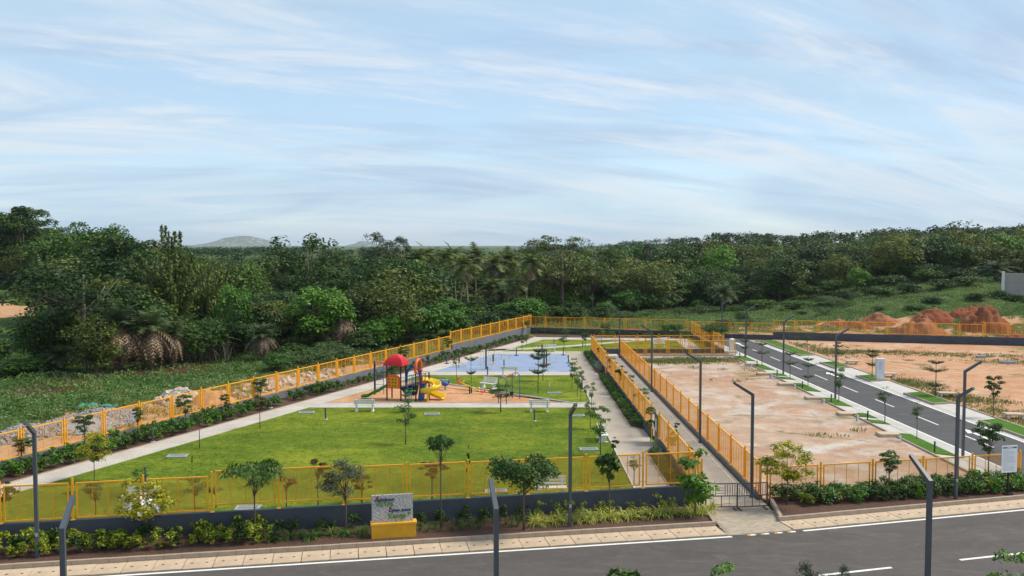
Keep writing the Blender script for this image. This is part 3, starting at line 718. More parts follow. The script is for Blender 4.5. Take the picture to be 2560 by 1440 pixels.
# right side of the park, along the corridor
wall('blue-grey wall of the park beside the paved corridor, front stretch',(8.72,39.9),(8.72,51.6),0.55)
wall('blue-grey wall of the park beside the paved corridor, middle stretch',(8.72,54.4),(8.72,79.7),0.55)
wall('short blue-grey park wall past the far notice gate',(8.72,81.2),(8.72,96.3),0.55)
fence('yellow fence between the corridor and the front end of the park path',(8.72,40.0),(8.72,51.5),4,0.55,1.42,0.06,4,0.12,0.0044)
fence('yellow fence between the corridor and the long strip of bushes',(8.72,54.5),(8.72,79.6),9,0.55,1.42,0.06,4,0.12,0.0044)
fence('yellow fence past the far notice gate at the end of the corridor',(8.72,81.3),(8.72,96.2),5,0.55,1.42,0.06,4,0.12,0.0044)
# plot side of the corridor
M['kerbwall']=simple('grey_plinth',(0.20,0.185,0.17),0.85,0.15,1.0,bmp=0.4)
wall('low bare grey plinth between the corridor and the pale bare plot',(11.72,41.0),(11.72,94.4),0.24,0.2,mat=M['kerbwall'])
fence('yellow fence on the low grey plinth between corridor and bare plot',(11.72,41.0),(11.72,94.4),19,0.24,1.46,0.06,4,0.12,0.0046)
# front of the plots
fence('yellow fence behind the leafy hedge, crossing in front of the street',RP0,RP1,5,0.02,1.46,0.06,3,0.12,0.0058)
# northern arm
wall('low dark wall under the fence at the back of the white park bench',(8.85,96.4),(EX,96.4),0.55)
fence('yellow fence in front of the white bench on the small far lawn',(9.0,96.4),(EX,96.4),6,0.55,1.44,0.08,2,0.15,0.0034)
wall('low dark wall at the end of the small far lawn beside the street',(EX,96.5),(EX,float(far_y(EX))-0.1),0.5)
fence('yellow fence at the end of the small far lawn beside the street',(EX,96.4),(EX,float(far_y(EX))-0.1),7,0.5,1.42,0.06,4,0.15,0.003)
wall('low pale plinth at the back edge of the weedy plot',(11.85,94.85),(24.2,94.85),0.16,0.25,mat=M['conc'])
fence('yellow fence on the pale plinth behind the weedy plot edge',(12.0,94.85),(24.2,94.85),5,0.16,1.44,0.06,2,0.15,0.0034)
# grey wall far right on the slope
xw,yw,zw=GT(2548,745); xw2,yw2,zw2=GT(2700,790)
m=MB()
rw=thing('retaining_wall','grey concrete wall with a white end on the far green slope','wall',(xw-1.2,yw+2,float(height(xw,yw))),math.atan2(-0.55,1))
for k in range(5):
    ob('wall_panel',MB().box((1.5,0,1.6),(2.96,0.22,4.2)).mesh('wall_panel',M['retwall']),rw,(k*3.0,0,0))
ob('wall_end',MB().box((-0.2,0,1.75),(0.42,0.55,4.4)).mesh('wall_end',M['white']),rw)

# ================================================================== LAMP POSTS
def lamp_parts():
    p=MB().box((0,0,2.44),(0.125,0.125,4.88)).mesh('pole',M['lamp'])
    # arm leaves the pole head and rises forward (local +x)
    m=MB(); s=0.062
    A=[(-s,-s,4.86),(-s,s,4.86),(s,s,4.86),(s,-s,4.86)]
    d=Vector((0.90,0,0.55)).normalized(); up=Vector((-d.z,0,d.x)); q=Vector((0.0,0,4.93))+d*1.08
    r1=[Vector((-s,0,4.985)),Vector((s,0,4.865))]
    V=[Vector((-s,-s,4.86)),Vector((-s,s,4.86)),Vector((s,s,4.86)),Vector((s,-s,4.86)),
       Vector((-s,-s,4.965)),Vector((-s,s,4.965)),Vector((s,s,4.87)),Vector((s,-s,4.87)),
       q+up*0.055+Vector((0,-s,0)),q+up*0.055+Vector((0,s,0)),q-up*0.055+Vector((0,s,0)),q-up*0.055+Vector((0,-s,0))]
    F=[(0,3,2,1),(0,1,5,4),(1,2,6,5),(2,3,7,6),(3,0,4,7),(4,5,9,8),(5,6,10,9),(6,7,11,10),(7,4,8,11),(8,9,10,11)]
    a=m.add(V,F).mesh('arm',M['lamp'])
    b=MB().box((0,0,0.012),(0.30,0.30,0.024)).mesh('base_plate',M['lamp'])
    l=MB(); c=q-d*0.30-up*0.058; l.beam(c-d*0.22,c+d*0.22,0.085,0.006)
    l=l.mesh('light_panel',M['board'])
    t=MB().box((0.064,0,1.02),(0.012,0.10,0.14)).mesh('inspection_cover',M['grate'])
    return (('pole',p),('arm',a),('base_plate',b),('light_panel',l),('inspection_cover',t))
LPARTS=lamp_parts()
def lamp(x,y,az,label,z=0.0):
    t=thing('lamp_post',label,'lamp post',(x,y,z),az,'grey street lamps with angled arms')
    for n_,me in LPARTS: ob(n_,me,t)
toroad=math.atan2(NL[1],NL[0]); fromroad=toroad+PI
lamp(*G(94,1402),toroad,'grey lamp post in the lime shrub bed, furthest along from the stone sign')
lamp(*G(1425,1324),toroad,'grey lamp post among the striped spider plants in front of the dark wall')
lamp(*G(2389,1254),math.atan2(NR[1],NR[0]),'grey lamp post standing in the leafy hedge near the white notice board')
lamp(*G(2407,1146),0,'grey lamp post on the street verge right behind the hedge fence')
lamp(*G(2088,998),0,'grey lamp post on the street verge opposite the white utility cabinet')
lamp(*G(1958,937),0,'grey lamp post on the street verge, in the divided grass patch')
lamp(*G(1864,893),0,'grey lamp post on the street verge beside the white pillar')
lamp(25.0,104.5,0,'grey lamp post at the far end of the street near its turning arrow')
for y,lab in ((41.3,'grey lamp post at the corridor entrance behind the steel barriers'),(52.8,'grey lamp post in the corridor, first one past the barriers'),
              (71.3,'grey lamp post half way along the fenced corridor'),(92.8,'grey lamp post at the closed far end of the fenced corridor')):
    lamp(11.38,y,PI,lab)
for (bx,by),lab in (((-11.1,21.4),'grey lamp post across the road from the lime shrub bed'),((-0.42,23.0),'grey lamp post across the road from the stone name sign'),((12.4,25.8),'grey lamp post across the road from the leafy hedge')):
    lamp(bx,by,fromroad,lab,0.06)

# ================================================================== STEEL BARRIERS AT THE CORRIDOR
def barrier(x,y,rz,label):
    t=thing('barrier',label,'barrier',(x,y,0.02),rz,'steel crowd barriers across the corridor')
    W_,H_=1.44,1.10; g=M['gate']
    m=MB()
    for xx in (0.0,W_): m.box((xx,0,0.08+H_/2),(0.055,0.045,H_))
    for z in (0.10,0.60,H_+0.06): m.box((W_/2,0,z),(W_-0.055,0.04,0.045))
    ob('frame',m.mesh('frame',g),t)
    vb=MB().box((0,0,0.87),(0.026,0.02,0.56-0.09)).mesh('bar',g)
    for k in range(12):
        if 4<=k<=6: continue
        ob('bar',vb,t,(W_*(k+1)/13,0,0))
    hb=MB().box((0,0,0),(W_*4/13-0.02,0.016,0.018)).mesh('bar',g)
    for z in (0.72,0.85,0.97): ob('bar',hb,t,(W_*6/13,0,z))
    lb_=MB().box((0,0,0.35),(0.016,0.016,0.46)).mesh('bar',g); lc=MB().box((0,0,0.35),(0.035,0.02,0.46)).mesh('bar',g)
    for k in (1,2,3): ob('bar',lc if k==2 else lb_,t,(W_*k/4,0,0))
    ft=MB().box((0,0,0.03),(0.05,0.5,0.035)).mesh('foot',g)
    for xx in (0.08,W_-0.12): ob('foot',ft,t,(xx,-0.05,0))
bx0,by0=G(1764,1274); barrier(bx0,by0,R(2),'dark steel barrier beside the dark wall end')
bx1,by1=G(1843,1274); barrier(bx1,by1,R(9),'dark steel barrier beside the corridor lamp post')

# ================================================================== SIGNS
def text_mesh(s,size,ext,mat,shear=0.0):
    c=bpy.data.curves.new('t','FONT'); c.body=s; c.size=size; c.extrude=ext; c.shear=shear; c.offset=size*0.018; c.resolution_u=3
    o=bpy.data.objects.new('t',c); col.objects.link(o); dg_=bpy.context.evaluated_depsgraph_get()
    me=bpy.data.meshes.new_from_object(o.evaluated_get(dg_)); bpy.data.objects.remove(o); bpy.data.curves.remove(c)
    me.materials.clear(); me.materials.append(mat); return me
sx,sy=G(983,1352); 
ns=thing('name_sign','veined grey stone name sign with coloured lettering on a yellow plinth','sign',(sx,sy+0.18,0.13),aW)
ob('plinth',MB().box((0,0,0.27),(1.80,0.40,0.54)).box((0,0,0.575),(1.86,0.46,0.07)).mesh('plinth',M['signyellow']),ns)
st=ob('stone_slab',MB().box((-0.05,0,1.17),(1.66,0.10,1.12)).mesh('stone_slab',M['stone']),ns)
for s,size,x,z,mat,sh in (('Rainbow',0.22,-0.76,1.475,'signblue',0.25),('VISTAS',0.235,-0.72,1.275,'signgreen',0.0),('Open zone',0.20,-0.22,1.03,'signblue',0.25),('Kanga',0.29,-0.22,0.765,'signgreen',0.0),('o',0.22,0.56,0.88,'signgreen',0.0)):
    ob('lettering',text_mesh(s,size,0.012,M[mat],sh),st,(x,-0.062,z),(PI/2,0,0),(1.0,1,1))
for x,z in ((-0.64,1.64),(-0.14,1.18)):
    ob('red_emblem',MB().add([(0.0,0,0.075),(0.05,0,0.03),(0.045,0,-0.03),(0,0,-0.05),(-0.045,0,-0.03),(-0.05,0,0.03)],[(5,4,3,2,1,0)]).mesh('red_emblem',M['red']),st,(x,-0.056,z))
# notice board on a post
nx0,ny0=G(2519,1243)
nb=thing('notice_board','white notice board with a green heading on a black post in the hedge','notice board',(nx0,ny0,0.13),aRF)
ob('post',MB().box((0,0,0.95),(0.06,0.06,1.9)).box((0,0,0.03),(0.32,0.32,0.06)).mesh('post',M['black']),nb)
bd=ob('board',MB().box((0,-0.045,1.72),(0.84,0.03,1.28)).mesh('board',M['board']),nb)
ob('heading',MB().box((0,-0.062,2.27),(0.76,0.004,0.06)).mesh('heading',M['boardgreen']),bd)
ob('heading_text',MB().box((0.0,-0.065,2.27),(0.30,0.003,0.03)).mesh('heading_text',M['board']),bd)
pr=MB(); z=2.16; r=random.Random(3)
while z>1.16:
    big=r.random()<0.3; ln=r.uniform(0.18,0.30) if big else r.uniform(0.55,0.72); x=-0.36
    while x<-0.36+ln:
        ww=r.uniform(0.02,0.06); pr.box((x+ww/2,-0.0615,z),(ww,0.002,0.012)); x+=ww+0.012
    z-=0.034 if not big else 0.045
ob('text_lines',pr.mesh('text_lines',M['print']),bd)

# little dark gates in the park's side wall, each carrying a notice
def notice_gate(y,label,h=1.75,wd=2.5):
    t=thing('notice_gate',label,'gate',(8.70,y,0.03),PI/2)
    ob('leaf',MB().box((wd*0.28,0,h/2+0.05),(wd*0.5,0.05,h)).mesh('leaf',M['gate']),t)
    ob('gate_post',MB().box((0,0,1.0),(0.07,0.07,2.0)).mesh('gate_post',M['yellow']),t,(-0.08,0,0))
    ob('gate_post',MB().box((0,0,1.0),(0.07,0.07,2.0)).mesh('gate_post',M['yellow']),t,(wd,0,0))
    ob('notice',MB().box((wd*0.28,0.035,1.15),(0.42,0.012,0.75)).box((wd*0.28,-0.035,1.15),(0.42,0.012,0.75)).mesh('notice',M['board']),t)
notice_gate(51.8,'small dark steel gate with a white notice, beside the double ball shrub')
notice_gate(79.9,'small dark steel gate with a notice, at the far break in the bushes',1.7,1.3)

# ================================================================== BENCHES
def bench_parts():
    W_=1.5; m=MB()
    for s in (-1,1):
        pass
    e=MB().box((0,0.0,0.03),(0.16,0.58,0.06)).box((0,0.05,0.22),(0.11,0.36,0.34),taper=0.9).box((0,-0.06,0.405),(0.11,0.50,0.05))
    e.box((0,0.255,0.66),(0.10,0.09,0.52),(R(-9),0,0))
    sl=MB().box((0,0,0),(W_,0.115,0.035)).mesh('slat',M['white'])
    bs=MB().box((0,0,0),(W_,0.035,0.095)).mesh('slat',M['white'])
    return e.mesh('end_frame',M['white']),sl,bs
BEF,BSL,BBS=bench_parts()
def bench(x,y,rz,label,z=0.0):
    t=thing('bench',label,'bench',(x,y,z),rz,'white concrete park benches')
    for s in (-1,1): ob('end_frame',BEF,t,(s*0.58,0,0))
    for k in range(3): ob('slat',BSL,t,(0,-0.22+k*0.145,0.45))
    for k in range(3): ob('slat',BBS,t,(0,0.20+k*0.03,0.58+k*0.145),(R(-9),0,0))
bench(*G(912,1028),PI+R(2),'white slatted bench on the lawn edge facing the red-roofed play tower')
bench(*G(1348,1029),PI,'white slatted bench on the lawn edge facing the swing')
bench(*G(1273,940),PI,'white slatted bench facing the blue exercise court')
bench(*G(1221,971),R(-38),'white bench turned towards the sand pit, beside the seesaw')
bench(*G(1506,1101),R(90),'white bench seen end-on beside the footpath and lawn saplings')
bench(*G(1377,1240),R(3),'white bench just inside the dark front wall, behind the bushy tree')
bench(*G(1374,880),PI,'white bench behind the exercise court, by the yellow wheels')
bench(17.3,103.0,R(5),'white bench on the small far lawn behind two yellow fences')
bench(*G(352,1268),R(0),'white bench half hidden by the yellow tree with white flowers')

# ================================================================== BOLLARD LIGHTS, GRATES
bm=MB().lathe([(0.055,0.0),(0.055,0.74),(0.058,0.75),(0.058,0.82),(0.05,0.83)],10).mesh('bollard_body',M['lamp'])
bfoot=MB().lathe([(0.16,0.0),(0.15,0.04)],10).mesh('footing',M['kerbgrey']); bfootb=MB().lathe([(0.24,0.0),(0.22,0.06)],10).mesh('footing',M['courtfoot'])
def bollard(px,py,label,blue=False):
    x,y=G(px,py); t=thing('bollard_light',label,'bollard light',(x,y,0.03),0,'dark garden bollard lights'); ob('body',bm,t); ob('footing',bfootb if blue else bfoot,t)
for px,py,lab in ((364,1209,'dark bollard light on the lawn by the left footpath'),(814,1050,'dark bollard light on the lawn below the bench facing the play tower'),(1336,1054,'dark bollard light on the lawn below the bench facing the swing'),
    (382,1106,'dark bollard light in the left flower bed among bushy shrubs'),(677,1021,'dark bollard light in the left flower bed beside the dark round sapling'),
    (1219,939,'dark bollard light on the path edge in front of the exercise court'),(1385,866,'dark bollard light on the far lawn behind the yellow wheels'),
    (1457,871,'dark bollard light where the footpath ends by the far bushes'),(1455,977,'dark bollard light beside the footpath by the small grassy lawn'),
    (1003,889,'dark bollard light in the left bed behind the play tower'),(1237,866,'dark bollard light in the left bed beyond the court')): bollard(px,py,lab)
for px,py,lab in ((1117,910,'dark bollard light on a blue footing at the court corner by the left path'),(1291,890,'dark bollard light on a blue footing at the back of the court'),
    (1408,889,'dark bollard light on a blue footing at the back court corner under a sapling'),(1421,909,'dark bollard light on a blue footing on the court side by the footpath'),(1260,921,'dark bollard light standing on the court behind a bench'),(1430,929,'dark bollard light at the front court corner by the footpath')): bollard(px,py,lab,True)
def grate_parts():
    m=MB(); W_,D_=1.0,0.62
    m.box((0,-D_/2,0.03),(W_,0.09,0.06)).box((0,D_/2,0.03),(W_,0.09,0.06)).box((0,0,0.03),(W_-0.1,0.06,0.06))
    for s in (-1,1): m.box((s*W_/2,0,0.03),(0.09,D_+0.09,0.06))
    b=MB()
    for k in range(9):
        for s in (-1,1): b.box((-0.4+k*0.1,s*D_/4,0.026),(0.045,D_/2-0.12,0.05))
    b.box((0,0,0.026),(W_-0.12,0.03,0.03))
    return m.mesh('frame',M['grate']),b.mesh('grille',M['grate']),MB().box((0,0,0.003),(W_,D_,0.006)).mesh('sump',M['hole'])
GP=grate_parts()
for px,py,lab in ((443,1141,'galvanised drain grate on the lawn near the left footpath'),(620,1271,'galvanised drain grate just inside the front fence'),(766,1032,'galvanised drain grate on the lawn left of the play tower bench'),
    (1080,1036,'galvanised drain grate on the lawn below the yellow spiral slide'),(1240,1230,'galvanised drain grate inside the front wall near the bushy tree'),(1472,1124,'galvanised drain grate by the end-on bench'),(1442,1040,'galvanised drain grate on the lawn behind the lamp post arm'),
    (1385,983,'pale grate on the small lawn between sand pit and footpath'),(1106,951,'pale grate on the grass behind the blue spring rider')):
    x,y=G(px,py); t=thing('drain_grate',lab,'drain',(x,y,0.0),R(4),'drain grates in the lawn')
    for n_,me in zip(('frame','grille','sump'),GP): ob(n_,me,t)
x,y=G(1373,968); t=tag(ob('marker_peg',MB().lathe([(0.035,0),(0.035,0.38),(0.0,0.40)],8).mesh('marker_peg',M['white']),None,(x,y,0)),'thin white peg standing on the small lawn','peg')

# ================================================================== PLAY EQUIPMENT
def sweep(m,pts,prof,mi=0,sides=None):
    pts=[Vector(p) for p in pts]; n=len(pts); k=len(prof); V=[]
    for i,p in enumerate(pts):
        t=(pts[min(i+1,n-1)]-pts[max(i-1,0)]).normalized()
        s=Vector((t.y,-t.x,0)).normalized(); u=s.cross(t).normalized()
        if u.z<0: u=-u
        for a,b in prof: V.append(p+s*a+u*b)
    F=[(i*k+j,i*k+(j+1)%k,(i+1)*k+(j+1)%k,(i+1)*k+j) for i in range(n-1) for j in range(k)]
    F+= [tuple(range(k-1,-1,-1)),tuple((n-1)*k+j for j in range(k))]
    return m.add(V,F,mi)
chan=lambda w_,h_:[(-w_,h_),(-w_+0.05,h_),(-w_*0.72,0.04),(0,0.0),(w_*0.72,0.04),(w_-0.05,h_),(w_,h_),(w_*0.80,-0.01),(0,-0.06),(-w_*0.80,-0.01)]
pt=thing('play_tower','play tower with red shingled roof, green slide and yellow spiral slide','play tower',(-9.66,67.5,0.012),R(-15))
post=MB().lathe([(0.057,0),(0.057,2.72),(0.03,2.75)],10)
pme=post.mesh('post',M['black'])
for x,y,s in ((0,0,1),(0.0,1.0,1),(1.15,0,1),(1.15,1.0,1),(2.38,0,0.86),(2.38,1.1,0.86),(3.05,1.1,0.78),(-1.94,2.06,1.0)): ob('post',pme,pt,(x,y,0),sc=(1,1,s))
ob('deck',MB().box((0.575,0.5,0.95),(1.1,0.95,0.06)).mesh('deck',M['black']),pt)
ob('deck',MB().box((2.72,0.55,1.36),(0.72,1.05,0.06)).mesh('deck',M['black']),pt)
ob('bridge',MB().beam((1.15,0.5,0.97),(2.38,0.5,1.34),0.85,0.06).mesh('bridge',M['black']),pt)
m=MB(); prof=[(1.0,0.0),(1.02,0.06),(0.97,0.09),(0.955,0.10),(0.93,0.24),(0.90,0.245),(0.86,0.37),(0.82,0.375),(0.75,0.50),(0.70,0.505),(0.60,0.62),(0.55,0.625),(0.42,0.72),(0.36,0.725),(0.20,0.80),(0.12,0.83)]
Vr=[]; 
for k,z in prof: Vr+= [(0.78*k,0.70*k,z),(-0.78*k,0.70*k,z),(-0.78*k,-0.70*k,z),(0.78*k,-0.70*k,z)]
Fr=[(i*4+j,i*4+(j+1)%4,(i+1)*4+(j+1)%4,(i+1)*4+j) for i in range(len(prof)-1) for j in range(4)]+[(0,3,2,1),tuple(len(Vr)-4+j for j in range(4))]
rf=ob('roof',m.add(Vr,Fr).mesh('roof',M['red']),pt,(0.575,0.5,2.70))
# shingle tabs on the two sides that face out
tab=MB().box((0,0,0),(0.125,0.03,0.10),taper=0.9).mesh('shingle',M['red'])
for row,(kz,kk) in enumerate(((0.16,0.95),(0.30,0.885),(0.43,0.79),(0.56,0.655))):
    nn=int(1.45*kk/0.145)
    for k in range(nn):
        x=(k-(nn-1)/2)*0.145
        ob('shingle',tab,rf,(x,-0.70*kk-0.004,kz),(R(-18-9*row),0,0)); 
        if abs(x)<0.66*kk: ob('shingle',tab,rf,(0.78*kk+0.004,x,kz),(R(-18-9*row),0,PI/2))
pn=ob('game_panel',MB().add([(0.06,-0.07,0.95),(1.09,-0.07,0.95),(1.09,-0.07,1.82),(0.95,-0.07,1.93),(0.72,-0.07,2.02),(0.42,-0.07,2.02),(0.20,-0.07,1.93),(0.06,-0.07,1.82),
     (0.06,-0.02,0.95),(1.09,-0.02,0.95),(1.09,-0.02,1.82),(0.95,-0.02,1.93),(0.72,-0.02,2.02),(0.42,-0.02,2.02),(0.20,-0.02,1.93),(0.06,-0.02,1.82)],
     [(0,1,2,3,4,5,6,7),(15,14,13,12,11,10,9,8)]+[(i,8+i,8+(i+1)%8,(i+1)%8) for i in range(8)]).mesh('game_panel',M['orange']),pt)
for i_ in range(3):
    for j in range(3):
        dr=MB().lathe([(0.10,-0.11),(0.10,0.11)],8,mi=0); dr.box((0.0,-0.10,0.0),(0.09,0.02,0.13),mi=1)
        ob('roller',dr.mesh('roller',[M['pyellow'],M['black']]),pn,(0.32+i_*0.255,-0.07,1.17+j*0.25))
ob('panel_leaf',MB().lathe([(0.01,-0.02),(0.13,-0.01),(0.13,0.01),(0.01,0.02)],8).mesh('panel_leaf',M['green']),pt,(0.13,0.95,2.08),(PI/2,0,0))
m=MB(); sweep(m,[(0.05,0.45,1.02),(-0.2,0.45,1.0),(-0.45,0.43,0.88),(-0.8,0.40,0.62),(-1.1,0.37,0.50),(-1.4,0.34,0.36),(-1.7,0.30,0.18),(-1.95,0.27,0.13),(-2.2,0.25,0.12)],chan(0.27,0.17))
ob('slide',m.mesh('slide',M['green'],True),pt)['label']='wavy green slide'
sp_=[]
for k in range(45):
    a=R(165-430*k/44); z=1.46-1.12*(k/44)**0.9; sp_.append((3.27+0.52*math.cos(a),0.78+0.52*math.sin(a),z))
sp_+= [(3.62,1.28,0.22),(3.9,1.22,0.15),(4.2,1.15,0.12)]
m=MB(); sweep(m,sp_,[(-0.33,0.34),(-0.28,0.34),(-0.22,0.05),(0,0.0),(0.2,0.04),(0.27,0.20),(0.31,0.20),(0.25,-0.01),(0,-0.06),(-0.27,-0.01)])
ob('spiral_slide',m.mesh('spiral_slide',M['pyellow'],True),pt)['label']='yellow spiral slide'
ob('slide_post',MB().lathe([(0.08,0),(0.08,0.9)],10).mesh('slide_post',M['pyellow']),pt,(3.27,0.22,0))
m=MB(); arc=[(2.38,0.0,2.28)]+[(2.38,0.55-0.55*math.cos(R(a)),2.62+0.55*math.sin(R(a))) for a in range(0,181,15)]+[(2.38,1.1,2.28)]
m.tube(arc,0.115,10); m.lathe([(0.15,-0.08),(0.15,0.08)],10,(2.38,0,2.30)); m.lathe([(0.15,-0.08),(0.15,0.08)],10,(2.38,1.1,2.30))
ob('arch',m.mesh('arch',M['orange'],True),pt)
m=MB(); oa=[(1.22,1.02,1.0),(1.22,1.02,1.9),(1.32,1.02,2.22),(1.55,1.02,2.42),(1.80,1.02,2.52),(2.05,1.02,2.42),(2.25,1.02,2.22),(2.33,1.02,1.9),(2.33,1.02,1.25)]
sweep(m,oa,[(-0.03,-0.10),(0.03,-0.10),(0.03,0.10),(-0.03,0.10)]); ob('arch_panel',m.mesh('arch_panel',M['blue']),pt)
m=MB()
for y in (0.06,0.94):
    m.tube([(1.15,y,1.75),(2.38,y,2.05)],0.022,6); m.tube([(1.15,y,1.10),(2.38,y,1.42)],0.022,6)
    for k in range(1,7): x=1.15+1.23*k/7; m.tube([(x,y,1.10+0.32*k/7),(x,y,1.75+0.30*k/7)],0.014,5)
ob('bridge_rail',m.mesh('bridge_rail',M['bluepipe']),pt)
m=MB()
rp_=[(2.42,0.0),(3.1,0.0),(3.1,0.32)]
for z in (1.48,2.18):
    m.tube([(x,y,z) for x,y in rp_],0.022,6)
for k in range(10):
    t=k/9; x,y=(2.42+0.68*min(1,t*1.45),0.0) if t<0.69 else (3.1,0.32*(t-0.69)/0.31)
    m.tube([(x,y,1.40),(x,y,2.18)],0.014,5)
m.tube([(3.05,1.1,1.48),(2.42,1.1,1.48)],0.02,6); m.tube([(3.05,1.1,2.15),(2.42,1.1,2.15)],0.02,6)
ob('balcony_rail',m.mesh('balcony_rail',M['darkred']),pt)
ob('climber_panel',MB().add([(2.50,0.45,1.3),(2.95,0.45,1.3),(2.95,0.85,1.3),(2.50,0.85,1.3),(2.42,0.35,0.05),(2.70,0.35,0.05),(2.70,0.95,0.05),(2.42,0.95,0.05)],[(0,1,2,3),(7,6,5,4),(0,4,5,1),(1,5,6,2),(2,6,7,3),(3,7,4,0)]).mesh('climber_panel',M['blue']),pt)
ob('crawl_funnel',MB().add([(1.1,0.1,0.93),(2.3,0.1,1.2),(2.3,0.9,1.2),(1.1,0.9,0.93),(1.45,0.2,0.42),(2.2,0.2,0.42),(2.2,0.8,0.42),(1.45,0.8,0.42)],[(0,1,2,3),(7,6,5,4),(0,4,5,1),(1,5,6,2),(2,6,7,3),(3,7,4,0)]).mesh('crawl_funnel',M['black']),pt)
m=MB()
for x in (1.72,2.12):
    m.tube([(x,-0.04,1.95),(x,-0.05,1.2),(x,-0.45,0.0)],0.024,6)
    m.tube([(x,-0.42,0.1),(x-0.02,-0.62,0.55),(x-0.02,-0.48,0.78),(x,-0.2,0.80)],0.020,6)
for k in range(4): z=0.22+0.26*k; m.box((1.92,-0.43+0.36*z/1.05,z),(0.42,0.16,0.03))
ob('ladder',m.mesh('ladder',M['bluepipe']),pt)
m=MB()
for o_ in (-0.18,0.18):
    m.tube([(-1.94+o_*0.4,2.06+o_,2.62),(0.0,1.0+o_,2.66)],0.024,6)
for k in range(1,6): t=k/6; m.tube([(-1.94*(1-t),2.06-1.06*t-0.18,2.62),(-1.94*(1-t),2.06-1.06*t+0.18,2.62)],0.016,5)
m.lathe([(0.075,-0.03),(0.075,0.03)],8,(-1.94,2.06,2.62)); m.lathe([(0.075,-0.03),(0.075,0.03)],8,(-1.94,2.06,1.75))
ob('monkey_bars',m.mesh('monkey_bars',M['red']),pt)
m=MB(); 
for x in (-2.05,-1.35): m.tube([(x,2.5,0),(x,2.5,2.5)],0.026,6)
for k in range(6): m.tube([(-2.05,2.5,0.35+k*0.4),(-1.35,2.5,0.35+k*0.4)],0.018,5)
m.tube([(-1.35,2.5,2.5),(-1.2,1.7,2.62)],0.024,6); ob('climbing_ladder',m.mesh('climbing_ladder',M['bluepipe']),pt)
for x,y in ((0,0),(1.15,0),(2.38,0),(2.38,1.1)):
    ob('clamp',MB().lathe([(0.072,-0.03),(0.072,0.03)],8).mesh('clamp',M['red']),pt,(x,y,1.78))
# swing
sx0,sy0=G(1256,1010.5); sx1,sy1=G(1290,996.5); dv=Vector((sx1-sx0,sy1-sy0,0)); ln=dv.length; sa=math.atan2(dv.y,dv.x)
sw=thing('swing_set','blue arched swing set with a red crossbar and black bucket seats','swing',(sx0,sy0,0.012),sa)
for x in (0,ln):
    ar=[(x,-0.32,0),(x,-0.32,1.72)]+[(x,-0.32*math.cos(R(a)),1.72+0.32*math.sin(R(a))) for a in range(15,180,15)]+[(x,0.32,1.72),(x,0.32,0)]
    ob('frame_arch',MB().tube(ar,0.038,8).mesh('frame_arch',M['bluepipe'],True),sw)
ob('crossbar',MB().tube([(0,0,2.03),(ln,0,2.03)],0.045,8).mesh('crossbar',simple('salmon_red_pipe',(0.50,0.10,0.09),0.5)),sw)
for x in (ln*0.33,ln*0.67):
    s_=ob('swing_seat',MB().lathe([(0.12,0.0),(0.15,0.06),(0.17,0.22),(0.15,0.22),(0.12,0.08),(0.0,0.05)],10).mesh('swing_seat',M['black']),sw,(x,0,0.42))
    ob('chain',MB().tube([(-0.15,0,0.2),(-0.13,0,1.60)],0.01,4).tube([(0.15,0,0.2),(0.13,0,1.60)],0.01,4).mesh('chain',M['lamp']),s_)
# seesaw
hx,hy=G(1173,985); ex_,ey_=G(1203,988); 
ss=thing('seesaw','yellow seesaw with red seats, tipped towards the swing','seesaw',(hx+0.1,hy+0.15,0.012),R(-17))
tl=R(21)
pl=ob('plank',MB().box((0,0,0),(2.3,0.11,0.09)).mesh('plank',M['pyellow']),ss,(0,0,0.52),(0,tl,0))
for s in (-1,1):
    ob('seat',MB().lathe([(0.16,0),(0.19,0.05),(0.05,0.07)],10).box((s*0.17,0,0.15),(0.05,0.26,0.24)).mesh('seat',M['red']),pl,(s*1.05,0,0.05))
    ob('handle',MB().tube([(0,-0.13,0.04),(0,-0.13,0.22),(0,0,0.29),(0,0.13,0.22),(0,0.13,0.04)],0.022,6).mesh('handle',M['pyellow']),pl,(s*0.70,0,0.02))
for y in (-0.22,0.22): ob('support_post',MB().lathe([(0.06,0),(0.06,0.60)],8).mesh('support_post',M['black']),ss,(0,y,0))
ob('axle',MB().tube([(0,-0.22,0.50),(0,0.22,0.50)],0.025,6).mesh('axle',M['black']),ss)
# spring rider
rx0,ry0=G(1113,975)
rd=thing('spring_rider','blue spring rider shaped like a small animal on the sand','spring rider',(rx0,ry0,0.012),R(8))
m=MB()
m.lathe([(0.0,-0.30),(0.12,-0.28),(0.20,-0.10),(0.20,0.10),(0.12,0.26),(0.0,0.30)],10); body=MB()
for v in m.v: body.v.append((v[2],v[1]*0.8,v[0]*0.95+0.50))
body.f=m.f; body.m=m.m
body.tube([(-0.22,0,0.55),(-0.30,0,0.75),(-0.34,0,0.80)],[0.10,0.08,0.09],8); body.tube([(-0.30,0,0.80),(-0.44,0,0.74)],[0.09,0.05],8)
body.tube([(0.22,0,0.55),(0.30,0,0.70),(0.34,0,0.82),(0.28,0,0.84)],[0.09,0.07,0.06,0.03],8)
body.tube([(-0.28,-0.12,0.84),(-0.28,0.12,0.84)],0.02,6); body.tube([(-0.05,-0.26,0.38),(-0.05,0.26,0.38)],0.025,6)
ob('body',body.mesh('body',M['blue'],True),rd)
ob('spring',MB().tube([(0.09*math.cos(a*0.9),0.09*math.sin(a*0.9),0.36*a/28) for a in range(29)],0.018,5).mesh('spring',M['bluepipe']),rd)

